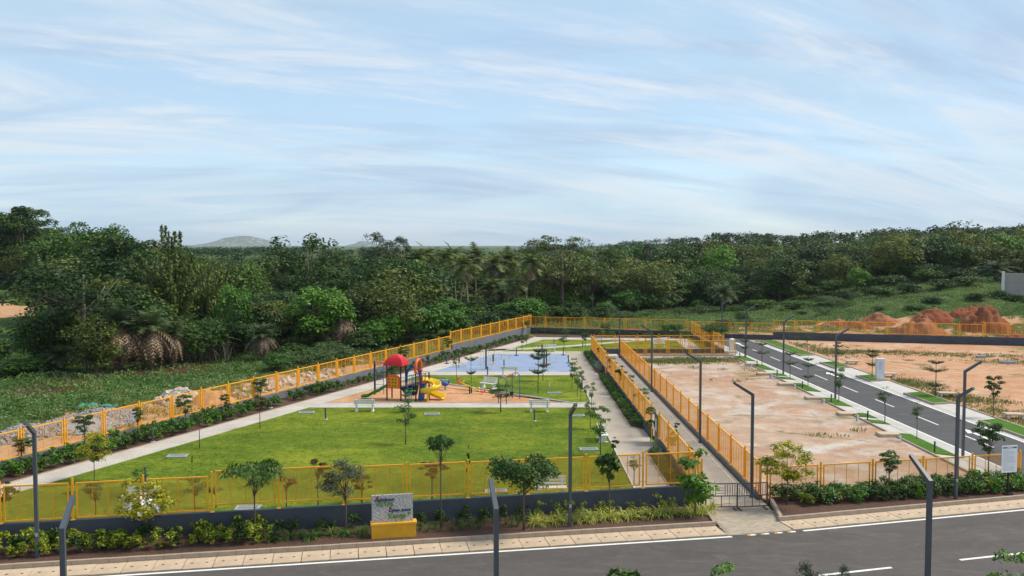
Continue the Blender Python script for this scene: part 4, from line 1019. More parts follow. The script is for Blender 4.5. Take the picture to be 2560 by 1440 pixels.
# ================================================================== OUTDOOR GYM
Zc=0.04
gx,gy=G(1148,918); t=thing('gym_twister','green gym post with three pale yellow swivel seats','gym equipment',(gx,gy,Zc),0)
ob('post',MB().lathe([(0.07,0),(0.07,1.25),(0.03,1.30)],10).mesh('post',M['gymgreen']),t)
for a in (195,-15,275):
    m=MB(); c,s=math.cos(R(a)),math.sin(R(a)); m.tube([(0.05*c,0.05*s,0.45),(0.35*c,0.35*s,0.42),(0.62*c,0.62*s,0.20)],0.03,6); m.tube([(0.62*c,0.62*s,0.0),(0.62*c,0.62*s,0.25)],0.04,6)
    ob('arm',m.mesh('arm',M['gymyellow']),t); ob('seat',MB().lathe([(0.17,0),(0.17,0.05)],10).mesh('seat',M['gymwhite']),t,(0.62*c,0.62*s,0.25))
gx,gy=G(1215,924); t=thing('gym_pull_station','double seat pull-down station on a tall dark green post','gym equipment',(gx,gy,Zc),0)
ob('post',MB().lathe([(0.08,0),(0.08,2.10),(0.09,2.12),(0.05,2.25)],10).mesh('post',M['gymgreen']),t)
ob('top_arch',MB().tube([(0.36*math.cos(R(a)),0,1.72+0.36*math.sin(R(a))) for a in range(0,181,15)],0.025,6).mesh('top_arch',M['gymgreen']),t)
for s in (-1,1):
    m=MB(); m.tube([(0,0,1.75),(s*0.45,0,1.78),(s*0.50,0,1.70)],0.03,6); m.tube([(s*0.48,0,1.72),(s*0.52,-0.05,0.95),(s*0.48,-0.1,0.15)],0.025,6); m.tube([(s*0.25,0,1.7),(s*0.24,-0.08,0.15)],0.02,6)
    ob('lever',m.mesh('lever',M['gymwhite']),t)
    ob('seat',MB().box((s*0.62,0,0.5),(0.36,0.30,0.05)).mesh('seat',M['gymyellow']),t); ob('footrest',MB().box((s*0.36,-0.12,0.12),(0.30,0.16,0.03)).mesh('footrest',M['gymwhite']),t)
gx,gy=G(1233,911); t=thing('gym_press','small dark green post with orange and yellow press seat','gym equipment',(gx,gy,Zc),0)
ob('post',MB().lathe([(0.08,0),(0.08,0.95),(0.03,1.0)],10).mesh('post',M['gymgreen']),t); ob('frame',MB().tube([(0.28*math.cos(R(a)),0.02,0.45+0.28*math.sin(R(a))) for a in range(0,360,20)]+[(0.28,0.02,0.45)],0.03,6).mesh('frame',M['gymyellow']),t)
ob('seat',MB().box((0,-0.28,0.22),(0.42,0.32,0.05)).mesh('seat',M['gymwhite']),t); ob('lever',MB().tube([(0,0,0.9),(0.2,-0.1,1.4),(0.1,-0.15,1.75)],0.03,6).mesh('lever',M['gymyellow']),t)
gx,gy=G(1264,898); t=thing('gym_beam','pale balance beam on two short legs on the court','gym equipment',(gx,gy,Zc),R(-8))
ob('beam',MB().box((0,0,0.42),(1.5,0.12,0.08),(0,R(4),0)).mesh('beam',M['gymwhite']),t)
for s in (-1,1): ob('leg',MB().lathe([(0.04,0),(0.04,0.40)],8).box((0,0,0.02),(0.3,0.2,0.03)).mesh('leg',M['gymwhite']),t,(s*0.45,0,0))
gx,gy=G(1363,920); t=thing('gym_lever_station','twin dark green posts with cream yellow swing bars','gym equipment',(gx,gy,Zc),0)
for x,h_ in ((-0.1,1.6),(0.12,1.7)): ob('post',MB().lathe([(0.065,0),(0.065,1.0),(0.03,1.03)],10).mesh('post',M['gymgreen']),t,(x,0,0),sc=(1,1,h_))
ob('swing_bar',MB().tube([(0.45,0,1.75),(0.42,0,0.52),(0.50,0,0.48),(1.05,0,0.48),(1.02,0,1.1)],0.035,6).mesh('swing_bar',M['gymyellow']),t)
ob('swing_bar',MB().tube([(0.0,0,0.48),(-0.55,0,0.48),(-0.58,0,1.2)],0.03,6).mesh('swing_bar',M['gymyellow']),t)
ob('pedal_fan',MB().add([(0,-0.05,0.45),(-0.28,-0.15,0.25),(-0.1,-0.2,0.12),(0.1,-0.2,0.12),(0.28,-0.15,0.25),(0,0.05,0.2)],[(0,1,2,3,4),(5,4,3,2,1),(0,4,5),(0,5,1)]).mesh('pedal_fan',M['orange']),t)
gx,gy=G(1355,893); t=thing('gym_shoulder_trainer','pair of yellow shoulder wheels on a dark green post','gym equipment',(gx,gy,Zc),0)
ob('post',MB().lathe([(0.07,0),(0.07,1.35)],10).mesh('post',M['gymgreen']),t)
for s in (-1,1):
    m=MB(); c=(s*0.38,-0.1,1.35); m.tube([(c[0]+0.30*math.cos(R(a)),c[1],c[2]+0.30*math.sin(R(a))) for a in range(0,361,20)],0.026,6)
    for a in (0,60,120): m.tube([(c[0]-0.3*math.cos(R(a)),c[1],c[2]-0.3*math.sin(R(a))),(c[0]+0.3*math.cos(R(a)),c[1],c[2]+0.3*math.sin(R(a)))],0.014,5)
    m.tube([(0,0,1.25),(s*0.38,-0.1,1.35)],0.03,6)
    ob('wheel',m.mesh('wheel',M['gymyellow']),t)

# ================================================================== THINGS ALONG THE STREET
cx_,cy_=G(2199,953); t=thing('utility_cabinet','tall white utility cabinet in a grass verge across the street','cabinet',(cx_,cy_,0.16),R(-4))
ob('plinth',MB().box((0,0,0.34),(0.62,0.42,0.68)).mesh('plinth',M['cabinet']),t); ob('housing',MB().box((0,0,1.25),(0.66,0.46,1.10)).box((0,0,1.82),(0.70,0.50,0.05)).mesh('housing',M['cabinet']),t)
ob('door',MB().box((-0.02,-0.24,1.28),(0.30,0.02,0.7)).mesh('door',simple('cabinet_door_lilac',(0.55,0.53,0.66),0.5)),t)
cx_,cy_=G(1829,882); t=thing('gate_pillar','white rounded pillar beside the street end of the far fence','pillar',(cx_,cy_,0.0),0)
ob('pillar_body',MB().box((0,0,0.75),(0.52,0.42,1.5)).mesh('pillar_body',M['white']),t); ob('pillar_cap',MB().lathe([(0.30,0),(0.26,0.06),(0.1,0.12)],10).mesh('pillar_cap',M['white']),t,(0,0,1.5)); ob('pillar_step',MB().box((-0.3,-0.5,0.13),(1.6,0.5,0.26)).mesh('pillar_step',M['conc']),t)
sm=MB().box((0,0,0.10),(1.25,0.85,0.20)).mesh('marker_slab',M['concslab'])
slabsL=[(1880,913,'flat plot slab nearest the weedy far fence'),(1910,937,'flat plot slab beside the reddest earth'),(1964,963,'flat plot slab level with the paired grass strips'),(2034,998,'flat plot slab level with the street lamp opposite the cabinet'),(2117,1038,'flat plot slab marked with painted numerals'),(2220,1090,'flat plot slab beside the corner of grass verge nearest the hedge')]
for px,py,lab in slabsL:
    x,y=G(px,py); o=tag(ob('plot_slab',sm,None,(x,y,0.0),(0,0,R(random.uniform(-4,4)))),lab,'slab','concrete slabs along the bare plot')
    if '124' in lab or 'numerals' in lab:
        ob('painted_number',text_mesh('154',0.20,0.002,M['black']),o,(0.18,-0.427,0.03),(PI/2,0,0))
legm=MB(); 
for s in (-1,1):
    for q in (-1,1): legm.box((s*0.45,q*0.25,0.13),(0.12,0.12,0.30))
legm=legm.mesh('leg',M['white']); smr=MB().box((0,0,0.32),(1.25,0.85,0.09)).mesh('top',M['concslab'])
for px,py,lab in ((2130,910,'raised plot slab behind the first grass verge past the street end'),(2222,942,'raised plot slab behind the white utility cabinet'),(2366,992,'raised plot slab behind the verge with the tall tiered tree'),(2535,1046,'raised plot slab behind the longest grass verge')):
    x,y=G(px,py); t=thing('plot_slab',lab,'slab',(x,y,0),R(-6),'raised concrete slabs across the street'); ob('top',smr,t); ob('legs',legm,t)
pm_=MB().lathe([(0.07,0),(0.07,0.40),(0.0,0.42)],8).mesh('pipe_stub',M['pipegrey']); pw=MB().lathe([(0.045,0),(0.045,0.42),(0.0,0.43)],8).mesh('pipe_stub',M['white'])
bp=MB().box((0,0,0.32),(0.07,0.05,0.64)).mesh('marker_post',M['black']); bpw=MB().box((0.055,0,0.52),(0.04,0.06,0.26)).mesh('sign_plate',M['board'])
for k,(px,py,g_) in enumerate(((2148,1052,1),(2258,1105,1),(2060,1008,1),(1992,973,0),(1930,945,1),(1883,922,0),(2257,1107,0),(2150,1054,0),(2065,1011,0),(1933,948,0))):
    x,y=G(px,py); tag(ob('pipe_stub',pm_ if g_ else pw,None,(x-0.15,y,0)),('grey pipe stub beside a flat plot slab' if g_ else 'thin white pipe stub beside a flat plot slab'),'pipe',('grey' if g_ else 'white')+' pipe stubs along the plot edge')
for k,(px,py) in enumerate(((1848,897),(1891,919),(1941,943),(2004,974),(2076,1008),(2167,1052),(2334,1133))):
    x,y=G(px,py); t=thing('marker_post','short black plot marker post with a white plate on the verge kerb','marker post',(x+0.05,y,0.05),0,'plot marker posts along the verge'); ob('post',bp,t); ob('sign_plate',bpw,t)
for k,(px,py) in enumerate(((2040,883),(1964,857))):
    x,y=G(px,py); tag(ob('pipe_stub',pw,None,(x,y,0)),'thin white pipe stub on the weedy corner of the orange plot','pipe','white pipe stubs on the orange plot')
bk=MB().box((0,0,0.13),(1.0,0.5,0.26)).mesh('kerb_block',M['pipegrey'])
for k,(px,py,lab) in enumerate(((2452,895,'loose grey block on the orange plot by the lamp arm'),(2518,909,'loose long grey block further out on the orange plot'))):
    x,y=G(px,py); tag(ob('kerb_block',bk,None,(x,y,0),(0,0,R(-10)),((0.9,1.4)[k],1,1)),lab,'block')
# ================================================================== EARTH, GRAVEL, RUBBLE
def mound(name,label,x,y,rx_,ry_,h,mat,seed,group=None,cat='mound',kind=None):
    r=np.random.default_rng(seed); n=40; u=np.linspace(-1.25,1.25,n); U,Vv=np.meshgrid(u,u); q=np.hypot(U,Vv)
    z=np.zeros_like(q)
    for kk in range(6):
        a,d_=r.uniform(0,2*PI),(0 if kk==0 else r.uniform(0.2,0.55)); rr_=0.95 if kk==0 else r.uniform(0.4,0.62); hh=h*(1.0 if kk==0 else r.uniform(0.45,0.85))
        z=np.maximum(z,hh*np.clip(1-(((U-d_*math.cos(a))**2+(Vv-d_*math.sin(a))**2)/rr_**2),0,1)**1.05)
    for _ in range(22):
        a,p,k=r.uniform(0,2*PI),r.uniform(0,2*PI),r.uniform(5,26); z=z+h*0.10/k**0.3*np.sin((U*np.cos(a)+Vv*np.sin(a))*k+p)*np.clip(1.15-q,0,1)
    X_=U*rx_; Y_=Vv*ry_; base=height(x+X_,y+Y_); z0=float(height(x,y)); z=base-z0+z-0.12*np.clip(q-0.85,0,1)*3
    V=np.stack([X_.ravel(),Y_.ravel(),z.ravel()],1); i=np.arange(n*n).reshape(n,n)
    F=np.stack([i[:-1,:-1],i[:-1,1:],i[1:,1:],i[1:,:-1]],-1).reshape(-1,4)
    o=ob(name,np_mesh(name,V,F,mat,smooth_=True),None,(x,y,z0))
    return tag(o,label,cat,group), z0
for k,(px,py,wpx,hpx,pale,lab) in enumerate(((2100,812,75,17,1,'low pale mound of earth at the start of the heaps'),(2150,818,85,20,0,'small red earth heap in front of the pale double heap'),(2205,810,95,32,1,'pale red earth heap with a grassy notch'),
    (2318,842,125,66,1,'largest pale cone of earth close behind the far fence'),(2345,806,100,40,0,'dark red earth ridge behind the largest cone'),(2415,796,70,28,0,'dark red earth heap behind the green hollow'),
    (2480,832,125,72,0,'big dark red earth heap near the slope'),(2452,788,80,22,0,'low dark red earth bank on the slope above the heaps'),(2556,862,110,34,0,'red earth spread behind the end of the far fence'),
    (1470,838,90,16,0,'low red earth bank behind the far lawn fence, near its corner'),(1600,840,110,14,0,'low red earth bank behind the far lawn fence, by the lamp'),(1680,846,60,10,0,'low red earth bank behind the far lawn fence, by the street'))):
    x,y,z=GT(px,py); y+=wpx/FPX*y*0.3; s=y/FPX
    mound('earth_mound',lab,x,y,wpx*s/2*1.08,wpx*s/2*1.0,hpx*s*0.62,M['moundpale'] if pale else M['mound'],40+k,'earth mounds beyond the far fence')
x,y,z=GT(525,1018); mound('sand_mound','smooth orange sand heap behind the long left fence',x,y+1.0,2.0,1.6,1.0,M['sand'],70)
def rubble(name,label,cx_,cy_,rx_,ry_,h,n,smin,smax,mat,seed,base=None):
    r=np.random.default_rng(seed); m=MB(); z0=float(height(cx_,cy_))
    if base is not None:
        for k in range(1): pass
    for k in range(n):
        a,q=r.uniform(0,2*PI),math.sqrt(r.uniform(0,1)); e=LD*rx_*q*math.cos(a)-LN*ry_*q*math.sin(a); X_,Y_=float(e[0]),float(e[1])
        z=h*max(0,1-q**1.4)+float(height(cx_+X_,cy_+Y_))-z0; s=r.uniform(smin,smax)*(1 if r.random()<0.85 else 1.5)
        m.box((X_,Y_,z+s*0.15),(s*r.uniform(.7,1.4),s*r.uniform(.6,1.2),s*r.uniform(.4,.9)),(r.uniform(-.7,.7),r.uniform(-.7,.7),r.uniform(0,3)),taper=r.uniform(.4,.85))
    if h>0.5:
        nseg=18; prof=[(1.0,0),(0.75,0.38),(0.5,0.68),(0.25,0.88),(0.02,0.98)]; V=[]
        for q,zq in prof:
            for k in range(nseg): a=2*PI*k/nseg; e=LD*rx_*q*math.cos(a)-LN*ry_*q*math.sin(a); V.append((float(e[0]),float(e[1]),zq*h-0.05))
        m.add(V,[(i*nseg+k,i*nseg+(k+1)%nseg,(i+1)*nseg+(k+1)%nseg,(i+1)*nseg+k) for i in range(4) for k in range(nseg)])
    o=ob(name,m.mesh(name,mat),None,(cx_,cy_,z0)); o['kind']='stuff'; return tag(o,label,'rubble')
def along(px,o):   # a spot o metres outside the long left fence, seen in column px
    k=(px-1280)/FPX; p=LP-LN*o; t=(k*p[1]-p[0])/(LD[0]-k*LD[1]); q=p+LD*t; return float(q[0]),float(q[1])
x,y=along(225,5.4); rubble('gravel_pile','broad grey gravel pile behind the left end of the long fence',x,y,3.9,2.2,0.95,2400,0.05,0.17,M['rockdark'],1)
x,y=along(30,6.0); rubble('gravel_pile','grey gravel heap running out of view behind the fence',x,y,2.4,1.9,0.75,1200,0.05,0.17,M['rockdark'],2)
x,y=along(440,6.2); rubble('rubble_pile','heap of pale broken stone standing above the fence rail',x,y,2.0,1.6,1.0,380,0.12,0.36,M['rock'],3)
x,y=along(760,4.0); rubble('rubble_pile','pale rubble scattered behind the fence near the play tower',x,y,6.5,2.2,0.12,150,0.10,0.50,M['rock'],4)
x,y=along(630,3.6); rubble('rubble_pile','thin scatter of stones behind the fence below the bushes',x,y,4.0,1.8,0.05,70,0.08,0.28,M['rock'],5)
x,y,z=GT(205,1037); mm=MB(); r=random.Random(4)
for k in range(9): mm.box((k*0.32-1.3,r.uniform(-.2,.2),0.25+r.uniform(-.08,.08)),(0.42,0.7,0.06),(r.uniform(-.4,.4),r.uniform(-.3,.3),r.uniform(-.4,.4)))
tag(ob('tarpaulin',mm.mesh('tarpaulin',M['tarp']),None,(x,y+2.0,float(height(x,y+2.0))+0.02)),'crumpled teal tarpaulin behind the gravel pile','tarpaulin')

# ================================================================== PLANTS
def rnd_unit(r,n):
    v=r.normal(size=(n,3)); return v/np.linalg.norm(v,axis=1,keepdims=True)
def unit(v): return v/np.maximum(np.linalg.norm(v,axis=1,keepdims=True),1e-6)
def leafquads(r,P,Nm,size,aspect,T=None):
    n=len(P); Nm=unit(Nm)
    T=unit(np.cross(Nm,rnd_unit(r,n))) if T is None else unit(T)
    B=unit(np.cross(Nm,T)); L_=(size*r.uniform(0.65,1.3,n))[:,None]; W_=L_*aspect
    V=np.stack([P-T*L_*0.5,P+B*W_*0.5-T*L_*0.08,P+T*L_*0.5,P-B*W_*0.5-T*L_*0.08],1).reshape(-1,3)
    return V,np.arange(4*n).reshape(n,4)
def cloud(r,blobs,n,ls,aspect=0.6,up=0.55,inner=0.55,droop=0.0,flat=1.0):
    C=np.array([b[0] for b in blobs]); Rr=np.array([b[1] for b in blobs]); w_=Rr**2; k=r.choice(len(blobs),n,p=w_/w_.sum())
    D=rnd_unit(r,n); D[:,2]=np.where(D[:,2]<-0.35,-D[:,2],D[:,2])
    q=inner+(1.05-inner)*r.uniform(0,1,n)**0.5
    off=D*(Rr[k]*q)[:,None]; off[:,2]*=flat
    P=C[k]+off; Nm=D*0.8+np.array([0,0,up])+0.55*r.normal(size=(n,3)); T=None
    if droop: T=D*np.array([1,1,0.2])*0.6+np.array([0,0,-droop])+0.25*r.normal(size=(n,3)); Nm=np.cross(np.cross(T,D*[1,1,0.3]+[0,0,0.4]),T)*-1
    return leafquads(r,P,Nm,ls,aspect,T)
def limb(m,a,b,r0,r1,bend=0.15,seg=5,rr=random):
    a,b=Vector(a),Vector(b); ln=(b-a).length; mid=(a+b)/2+Vector((rr.uniform(-1,1),rr.uniform(-1,1),rr.uniform(0,1)))*ln*bend
    m.tube([a,(a*0.55+mid*0.45),mid*0.7+b*0.3,b],[r0,r0*0.8+r1*0.2,r0*0.45+r1*0.55,r1],seg)
LIB={}
def broadleaf(kind,seed,H,W,ch,nb,nl,ls,mat,br=(0.15,0.27),tr=0.22,bark='bark',up=0.55,aspect=0.6,flat=0.8,lean=0.0,droop=0.0,top_heavy=0.0,inner=0.5):
    r=np.random.default_rng(seed); rr=random.Random(seed); zc=H-ch/2; blobs=[]
    tries=0
    while len(blobs)<nb and tries<4000:
        tries+=1
        d=rnd_unit(r,1)[0]*r.uniform(0.25,1.0)**0.5; rad=W*r.uniform(*br)
        if top_heavy and d[2]<-0.2 and r.random()<top_heavy: continue
        c=np.array([d[0]*(W/2-rad*0.8)+lean*(d[2]+1)/2,d[1]*(W/2-rad*0.8),zc+d[2]*(ch/2-rad*flat*0.8)]); blobs.append((c,rad))
    V,F=cloud(r,blobs,nl,ls,aspect,up,inner,droop,flat)
    zb=H-ch; V[:,2]=zb+(V[:,2]-zb)*np.where(V[:,2]>zb,(H-zb)/(V[:,2].max()-zb),1.0)
    ax=np.percentile(np.abs(V[:,0]-V[:,0].mean()),98.5); k_=(W/2)/ax; V[:,:2]*=k_; blobs=[((c[0]*k_,c[1]*k_,c[2]),rad) for c,rad in blobs]
    ang=np.arctan2(V[:,1],V[:,0]); V[:,:2]*=(1+0.13*np.sin(2*ang+seed)+0.09*np.sin(3*ang+seed*1.7))[:,None]
    Q=V.reshape(-1,4,3); cq=Q.mean(1); keep=np.ones(len(Q),bool)
    for _ in range(7):
        dd=rnd_unit(r,1)[0]; hc=np.array([dd[0]*W*0.5,dd[1]*W*0.5,zc+dd[2]*ch*0.5]); keep&=(((cq-hc)/np.array([W,W,ch]))**2).sum(1)>r.uniform(0.12,0.20)**2
    V=Q[keep].reshape(-1,3); F=np.arange(len(V)).reshape(-1,4)
    crown=np_mesh('crown',V,F,M[mat])
    m=MB(); th=zc-ch*0.22; topx=lean*0.3
    m.tube([(0,0,-0.3),(rr.uniform(-.1,.1)*tr*4,rr.uniform(-.1,.1)*tr*4,th*0.5),(topx,0,th),(topx+rr.uniform(-.2,.2),0,H-ch*0.25)],[tr*1.25,tr,tr*0.75,tr*0.2],7)
    for c,rad in blobs[:min(len(blobs),14)]:
        z0=min(th*rr.uniform(0.7,1.0),c[2]-0.1*H); limb(m,(topx*z0/th,0,z0),c,tr*0.45,tr*0.1,0.14,5,rr)
    LIB[kind]=(H,W,[('trunk',m.mesh('trunk',M[bark],True)),('crown',crown)])
# forest kinds
broadleaf('dark',1,10,9,9.4,44,6400,0.36,'lf_dark',br=(0.11,0.24)); broadleaf('dark2',2,9,8,8.5,40,5600,0.34,'lf_dark',br=(0.10,0.22))
broadleaf('mid',3,9,8.5,8.6,44,6000,0.34,'lf_mid',br=(0.10,0.22)); broadleaf('mid2',4,8,7,7.7,36,5200,0.32,'lf_mid',br=(0.12,0.26))
broadleaf('olive',5,8,9,7.0,44,5600,0.30,'lf_olive',br=(0.09,0.19),flat=0.55,aspect=0.5); broadleaf('olive2',6,7.5,7.5,7.1,38,5200,0.30,'lf_olive',br=(0.10,0.22),flat=0.7)
broadleaf('bright',7,7,6.5,6.7,34,5000,0.30,'lf_bright',br=(0.11,0.24)); broadleaf('dome',8,10,12,8.4,60,9000,0.34,'lf_mid',br=(0.12,0.2),inner=0.6)
broadleaf('tall',9,13,10,9.5,30,4200,0.40,'lf_dark',br=(0.10,0.17),tr=0.3,inner=0.35); broadleaf('airy',10,13,13,9.5,44,6500,0.32,'lf_olive',br=(0.07,0.14),tr=0.28,flat=0.45,inner=0.3)
broadleaf('euca',11,14,6,11.5,34,4600,0.36,'lf_euca',br=(0.11,0.22),tr=0.2,bark='barkpale',aspect=0.35,inner=0.3); broadleaf('euca2',12,13,5,11,32,4200,0.36,'lf_euca',br=(0.12,0.24),tr=0.18,bark='barkpale',aspect=0.35,inner=0.3)
broadleaf('thin',13,9,7.5,5.4,34,3800,0.26,'lf_dark',br=(0.10,0.2),tr=0.16,bark='barkpale',inner=0.2)
broadleaf('bush',14,2.6,3.6,2.5,22,2200,0.24,'lf_mid',br=(0.14,0.26),tr=0.08); broadleaf('bushbright',15,3.2,3.8,3.0,24,2400,0.24,'lf_bright',br=(0.14,0.26),tr=0.08)
broadleaf('bushdark',16,3.0,3.6,2.9,22,2200,0.24,'lf_dark',br=(0.15,0.28),tr=0.08); broadleaf('bushgrey',17,2.2,4.6,2.1,26,3000,0.22,'lf_feather',br=(0.10,0.2),tr=0.06,aspect=0.3)
broadleaf('bigdark',18,16,13,13,70,14000,0.42,'lf_dark',br=(0.07,0.16),tr=0.35); broadleaf('bigmid',19,14,15,13,80,15000,0.40,'lf_mid',br=(0.07,0.15),tr=0.35)
def frond(r,V,F,base,az,el,L_,droop,ll,lw,n=15,vee=0.35):
    p=np.array(base,dtype=float); st=L_/n; h=np.array([math.cos(az),math.sin(az),0]); s=np.array([-math.sin(az),math.cos(az),0])
    for i in range(n):
        t=i/n; e=el-droop*t; d=h*math.cos(e)+np.array([0,0,math.sin(e)]); q=p+d*st; up=np.cross(s,d)*-1
        if up[2]<0 and el>-0.6: up=-up
        o=len(V); V.extend([p+s*0.02,p-s*0.02,q]); F.append((o,o+1,o+2))
        if t>0.08:
            l=ll*math.sin(PI*(0.16+0.78*t))
            for sg in (1,-1):
                tip=p+s*sg*l*0.9+d*l*0.45+up*l*vee*r.uniform(0.2,1.0)-np.array([0,0,l*0.45*r.uniform(0.4,1.2)]); o=len(V); V.extend([p-d*lw/2,p+d*lw/2,tip]); F.append((o,o+1,o+2))
        p=q
def tri_mesh(name,V,F,mat): return np_mesh(name,np.array(V),np.array(F),M[mat])
def coconut(kind,seed,H,lean):
    r=np.random.default_rng(seed); V=[];F=[];V2_=[];F2=[]; c=(lean,0,H)
    for k in range(26): frond(r,V,F,c,k*2.4+r.uniform(-.3,.3),R(80-3.6*k+r.uniform(-8,8)),r.uniform(2.9,3.7),R(62+r.uniform(0,30)),1.05,0.27,13)
    for k in range(5): frond(r,V2_,F2,c,k*1.3+r.uniform(-.3,.3),R(-35-r.uniform(0,30)),2.4,R(30),0.9,0.25,12)
    m=MB(); m.tube([(0,0,-0.3),(lean*0.15,0,H*0.3),(lean*0.5,0,H*0.65),(lean,0,H)],[0.22,0.15,0.13,0.12],8); m.lathe([(0.1,-0.2),(0.26,0.0),(0.2,0.25),(0.05,0.4)],8,c)
    LIB[kind]=(H+2.2,7,[('trunk',m.mesh('trunk',M['barkpale'],True)),('fronds',tri_mesh('fronds',V,F,'lf_palm')),('dead_fronds',tri_mesh('dead_fronds',V2_,F2,'lf_dead'))])
coconut('coco',21,8.5,0.6); coconut('coco2',22,8.0,-0.8)
def datepalm(kind,seed,H,dead=34,green=40,Lg=2.0,Ld=2.6):
    r=np.random.default_rng(seed); V=[];F=[];V2_=[];F2=[]; c=(0,0,H)
    for k in range(green): frond(r,V,F,c,k*2.4+r.uniform(-.2,.2),R(82-1.9*k+r.uniform(-8,8)),Lg*r.uniform(.85,1.15),R(45+r.uniform(0,25)),0.55,0.14,12,0.5)
    for k in range(dead): frond(r,V2_,F2,(0,0,H-0.15),k*2.4+r.uniform(-.3,.3),R(-2-1.2*k+r.uniform(-12,10)),Ld*r.uniform(.8,1.15),R(70+r.uniform(-10,15)),0.40,0.15,11,0.1)
    m=MB(); m.tube([(0,0,-0.3),(0.05,0,H*0.5),(0,0,H+0.1)],[0.26,0.22,0.2],8)
    parts=[('trunk',m.mesh('trunk',M['bark'],True)),('fronds',tri_mesh('fronds',V,F,'lf_date'))]
    if dead: parts.append(('dead_fronds',tri_mesh('dead_fronds',V2_,F2,'lf_dead')))
    LIB[kind]=(H+1.7,4.4,parts)
datepalm('date',31,3.2,46,36,1.9,2.9); datepalm('date2',32,2.4,10,54,2.3,1.6); datepalm('date3',33,2.8,26,44,2.1,2.2)
def bamboo(kind,seed,H,n,W,spire=False):
    r=np.random.default_rng(seed); m=MB(); Ps=[];Ds=[]
    for k in range(n):
        a=r.uniform(0,2*PI); q=r.uniform(0.1,1)**0.7*W/2; h=H*r.uniform(0.6,1.0) if not spire else H*r.uniform(0.93,1.0)
        b0=np.array([math.cos(a),math.sin(a),0])*min(q,1.0)*0.5; bx=np.array([math.cos(a),math.sin(a),0])*q*(0.25 if spire else 1.0)
        pts=[]
        for t in np.linspace(0,1,9):
            z=h*(t-0.12*t**3*(q/(W/2))); pts.append(b0+bx*(t**2.0)+np.array([0,0,z]))
        m.tube(pts,[0.05*(1-0.8*t) for t in np.linspace(0,1,9)],4)
        nl=150 if not spire else 330
        tt=r.uniform(0.30 if not spire else 0.42,1.0,nl)
        pa=np.array(pts); ix=np.clip((tt*8).astype(int),0,7); fr=(tt*8-ix)[:,None]; p=pa[ix]*(1-fr)+pa[ix+1]*fr
        rad=(0.75*(1.1-tt)+0.12) if not spire else (1.25*(1.04-tt)**0.7+0.05)*np.where(np.sin(tt*60)>-0.2,1.0,0.45)
        d=rnd_unit(r,nl); Ps.append(p+d*rad[:,None]*r.uniform(0.3,1,nl)[:,None]); Ds.append(d)
    P=np.concatenate(Ps); D=np.concatenate(Ds); T=D*0.6+[0,0,-0.5]+0.4*r.normal(size=P.shape); Nm=np.cross(np.cross(T,D+[0,0,0.5]),T)*-1
    V,F=leafquads(r,P,Nm,0.46,0.34,T)
    LIB[kind]=(H,W,[('culms',m.mesh('culms',M['culm'],True)),('leaves',np_mesh('leaves',V,F,M['lf_bamboo']))])
bamboo('bamboo',41,9.5,60,9.0); bamboo('bambooB',42,8.5,46,8.0); bamboo('spire',43,14.5,3,2.0,True)
def tier(kind,seed,H,levels,mat='lf_tier'):
    r=np.random.default_rng(seed); m=MB(); m.tube([(0,0,-0.05),(0.03,0,H*0.5),(0,0,H)],[0.045,0.035,0.012],6); Vs=[];o=0;Fs=[]
    for z,w_ in levels:
        nb=9
        for k in range(nb):
            a=2*PI*k/nb+r.uniform(-.3,.3); L_=w_/2*r.uniform(0.7,1.1); tip=np.array([math.cos(a)*L_,math.sin(a)*L_,z+L_*0.42]); m.tube([(0,0,z),tuple(tip)],[0.014,0.005],4)
            n=95; t=r.uniform(0.25,1.05,n)[:,None]; P=np.array([0,0,z])*(1-t)+tip*t+r.normal(size=(n,3))*[0.07,0.07,0.025]*(0.6+w_*0.5); Nm=np.array([0,0,1])+0.35*r.normal(size=(n,3))
            V,F=leafquads(r,P,Nm,0.12,0.5); Vs.append(V); Fs.append(F+o); o+=len(V)
    LIB[kind]=(H,max(w_ for _,w_ in levels),[('trunk',m.mesh('trunk',M['bark'],True)),('crown',np_mesh('crown',np.concatenate(Vs),np.concatenate(Fs),M[mat]))])
tier('tierA',51,3.6,((0.9,1.3),(2.2,2.0),(2.95,1.3))); tier('tierB',52,3.2,((1.25,1.5),(2.2,1.5),(2.7,0.9))); tier('tierC',53,3.4,((1.4,1.9),(2.5,1.4)))
# park saplings
def sap(kind,seed,H,W,ch,nb,nl,ls,mat,**kw):
    d=dict(br=(0.10,0.20),tr=0.035,aspect=0.5,inner=0.2,flat=0.8); d.update(kw); broadleaf(kind,seed,H,W,ch,int(nb*1.1),int(nl*1.5),ls*0.92,mat,**d)
sap('sapround',61,3.0,1.1,1.7,14,900,0.13,'lf_sap'); sap('sapopen',62,3.2,1.6,1.8,14,620,0.13,'lf_sap',inner=0.1,br=(0.12,0.22)); sap('sapsparse',63,3.0,1.2,1.7,12,330,0.13,'lf_sap',br=(0.12,0.25))
sap('saplight',64,2.6,1.2,1.9,14,520,0.12,'lf_bright'); sap('sapyellow',65,3.2,2.6,2.4,24,1900,0.14,'lf_yellow',br=(0.075,0.14),inner=0.1); sap('sapdense',66,3.6,3.6,1.9,30,2800,0.17,'lf_sap',br=(0.12,0.2),tr=0.055)
sap('sapgrey',67,3.6,2.3,2.0,20,1900,0.14,'lf_grey',aspect=0.35,tr=0.05); sap('sapdroop',68,3.8,2.6,1.6,12,900,0.24,'lf_sap',droop=1.0,aspect=0.28,tr=0.04); sap('sapumbrella',69,4.2,1.8,0.95,14,1100,0.26,'lf_sap',droop=0.9,aspect=0.26,flat=0.5,tr=0.035)
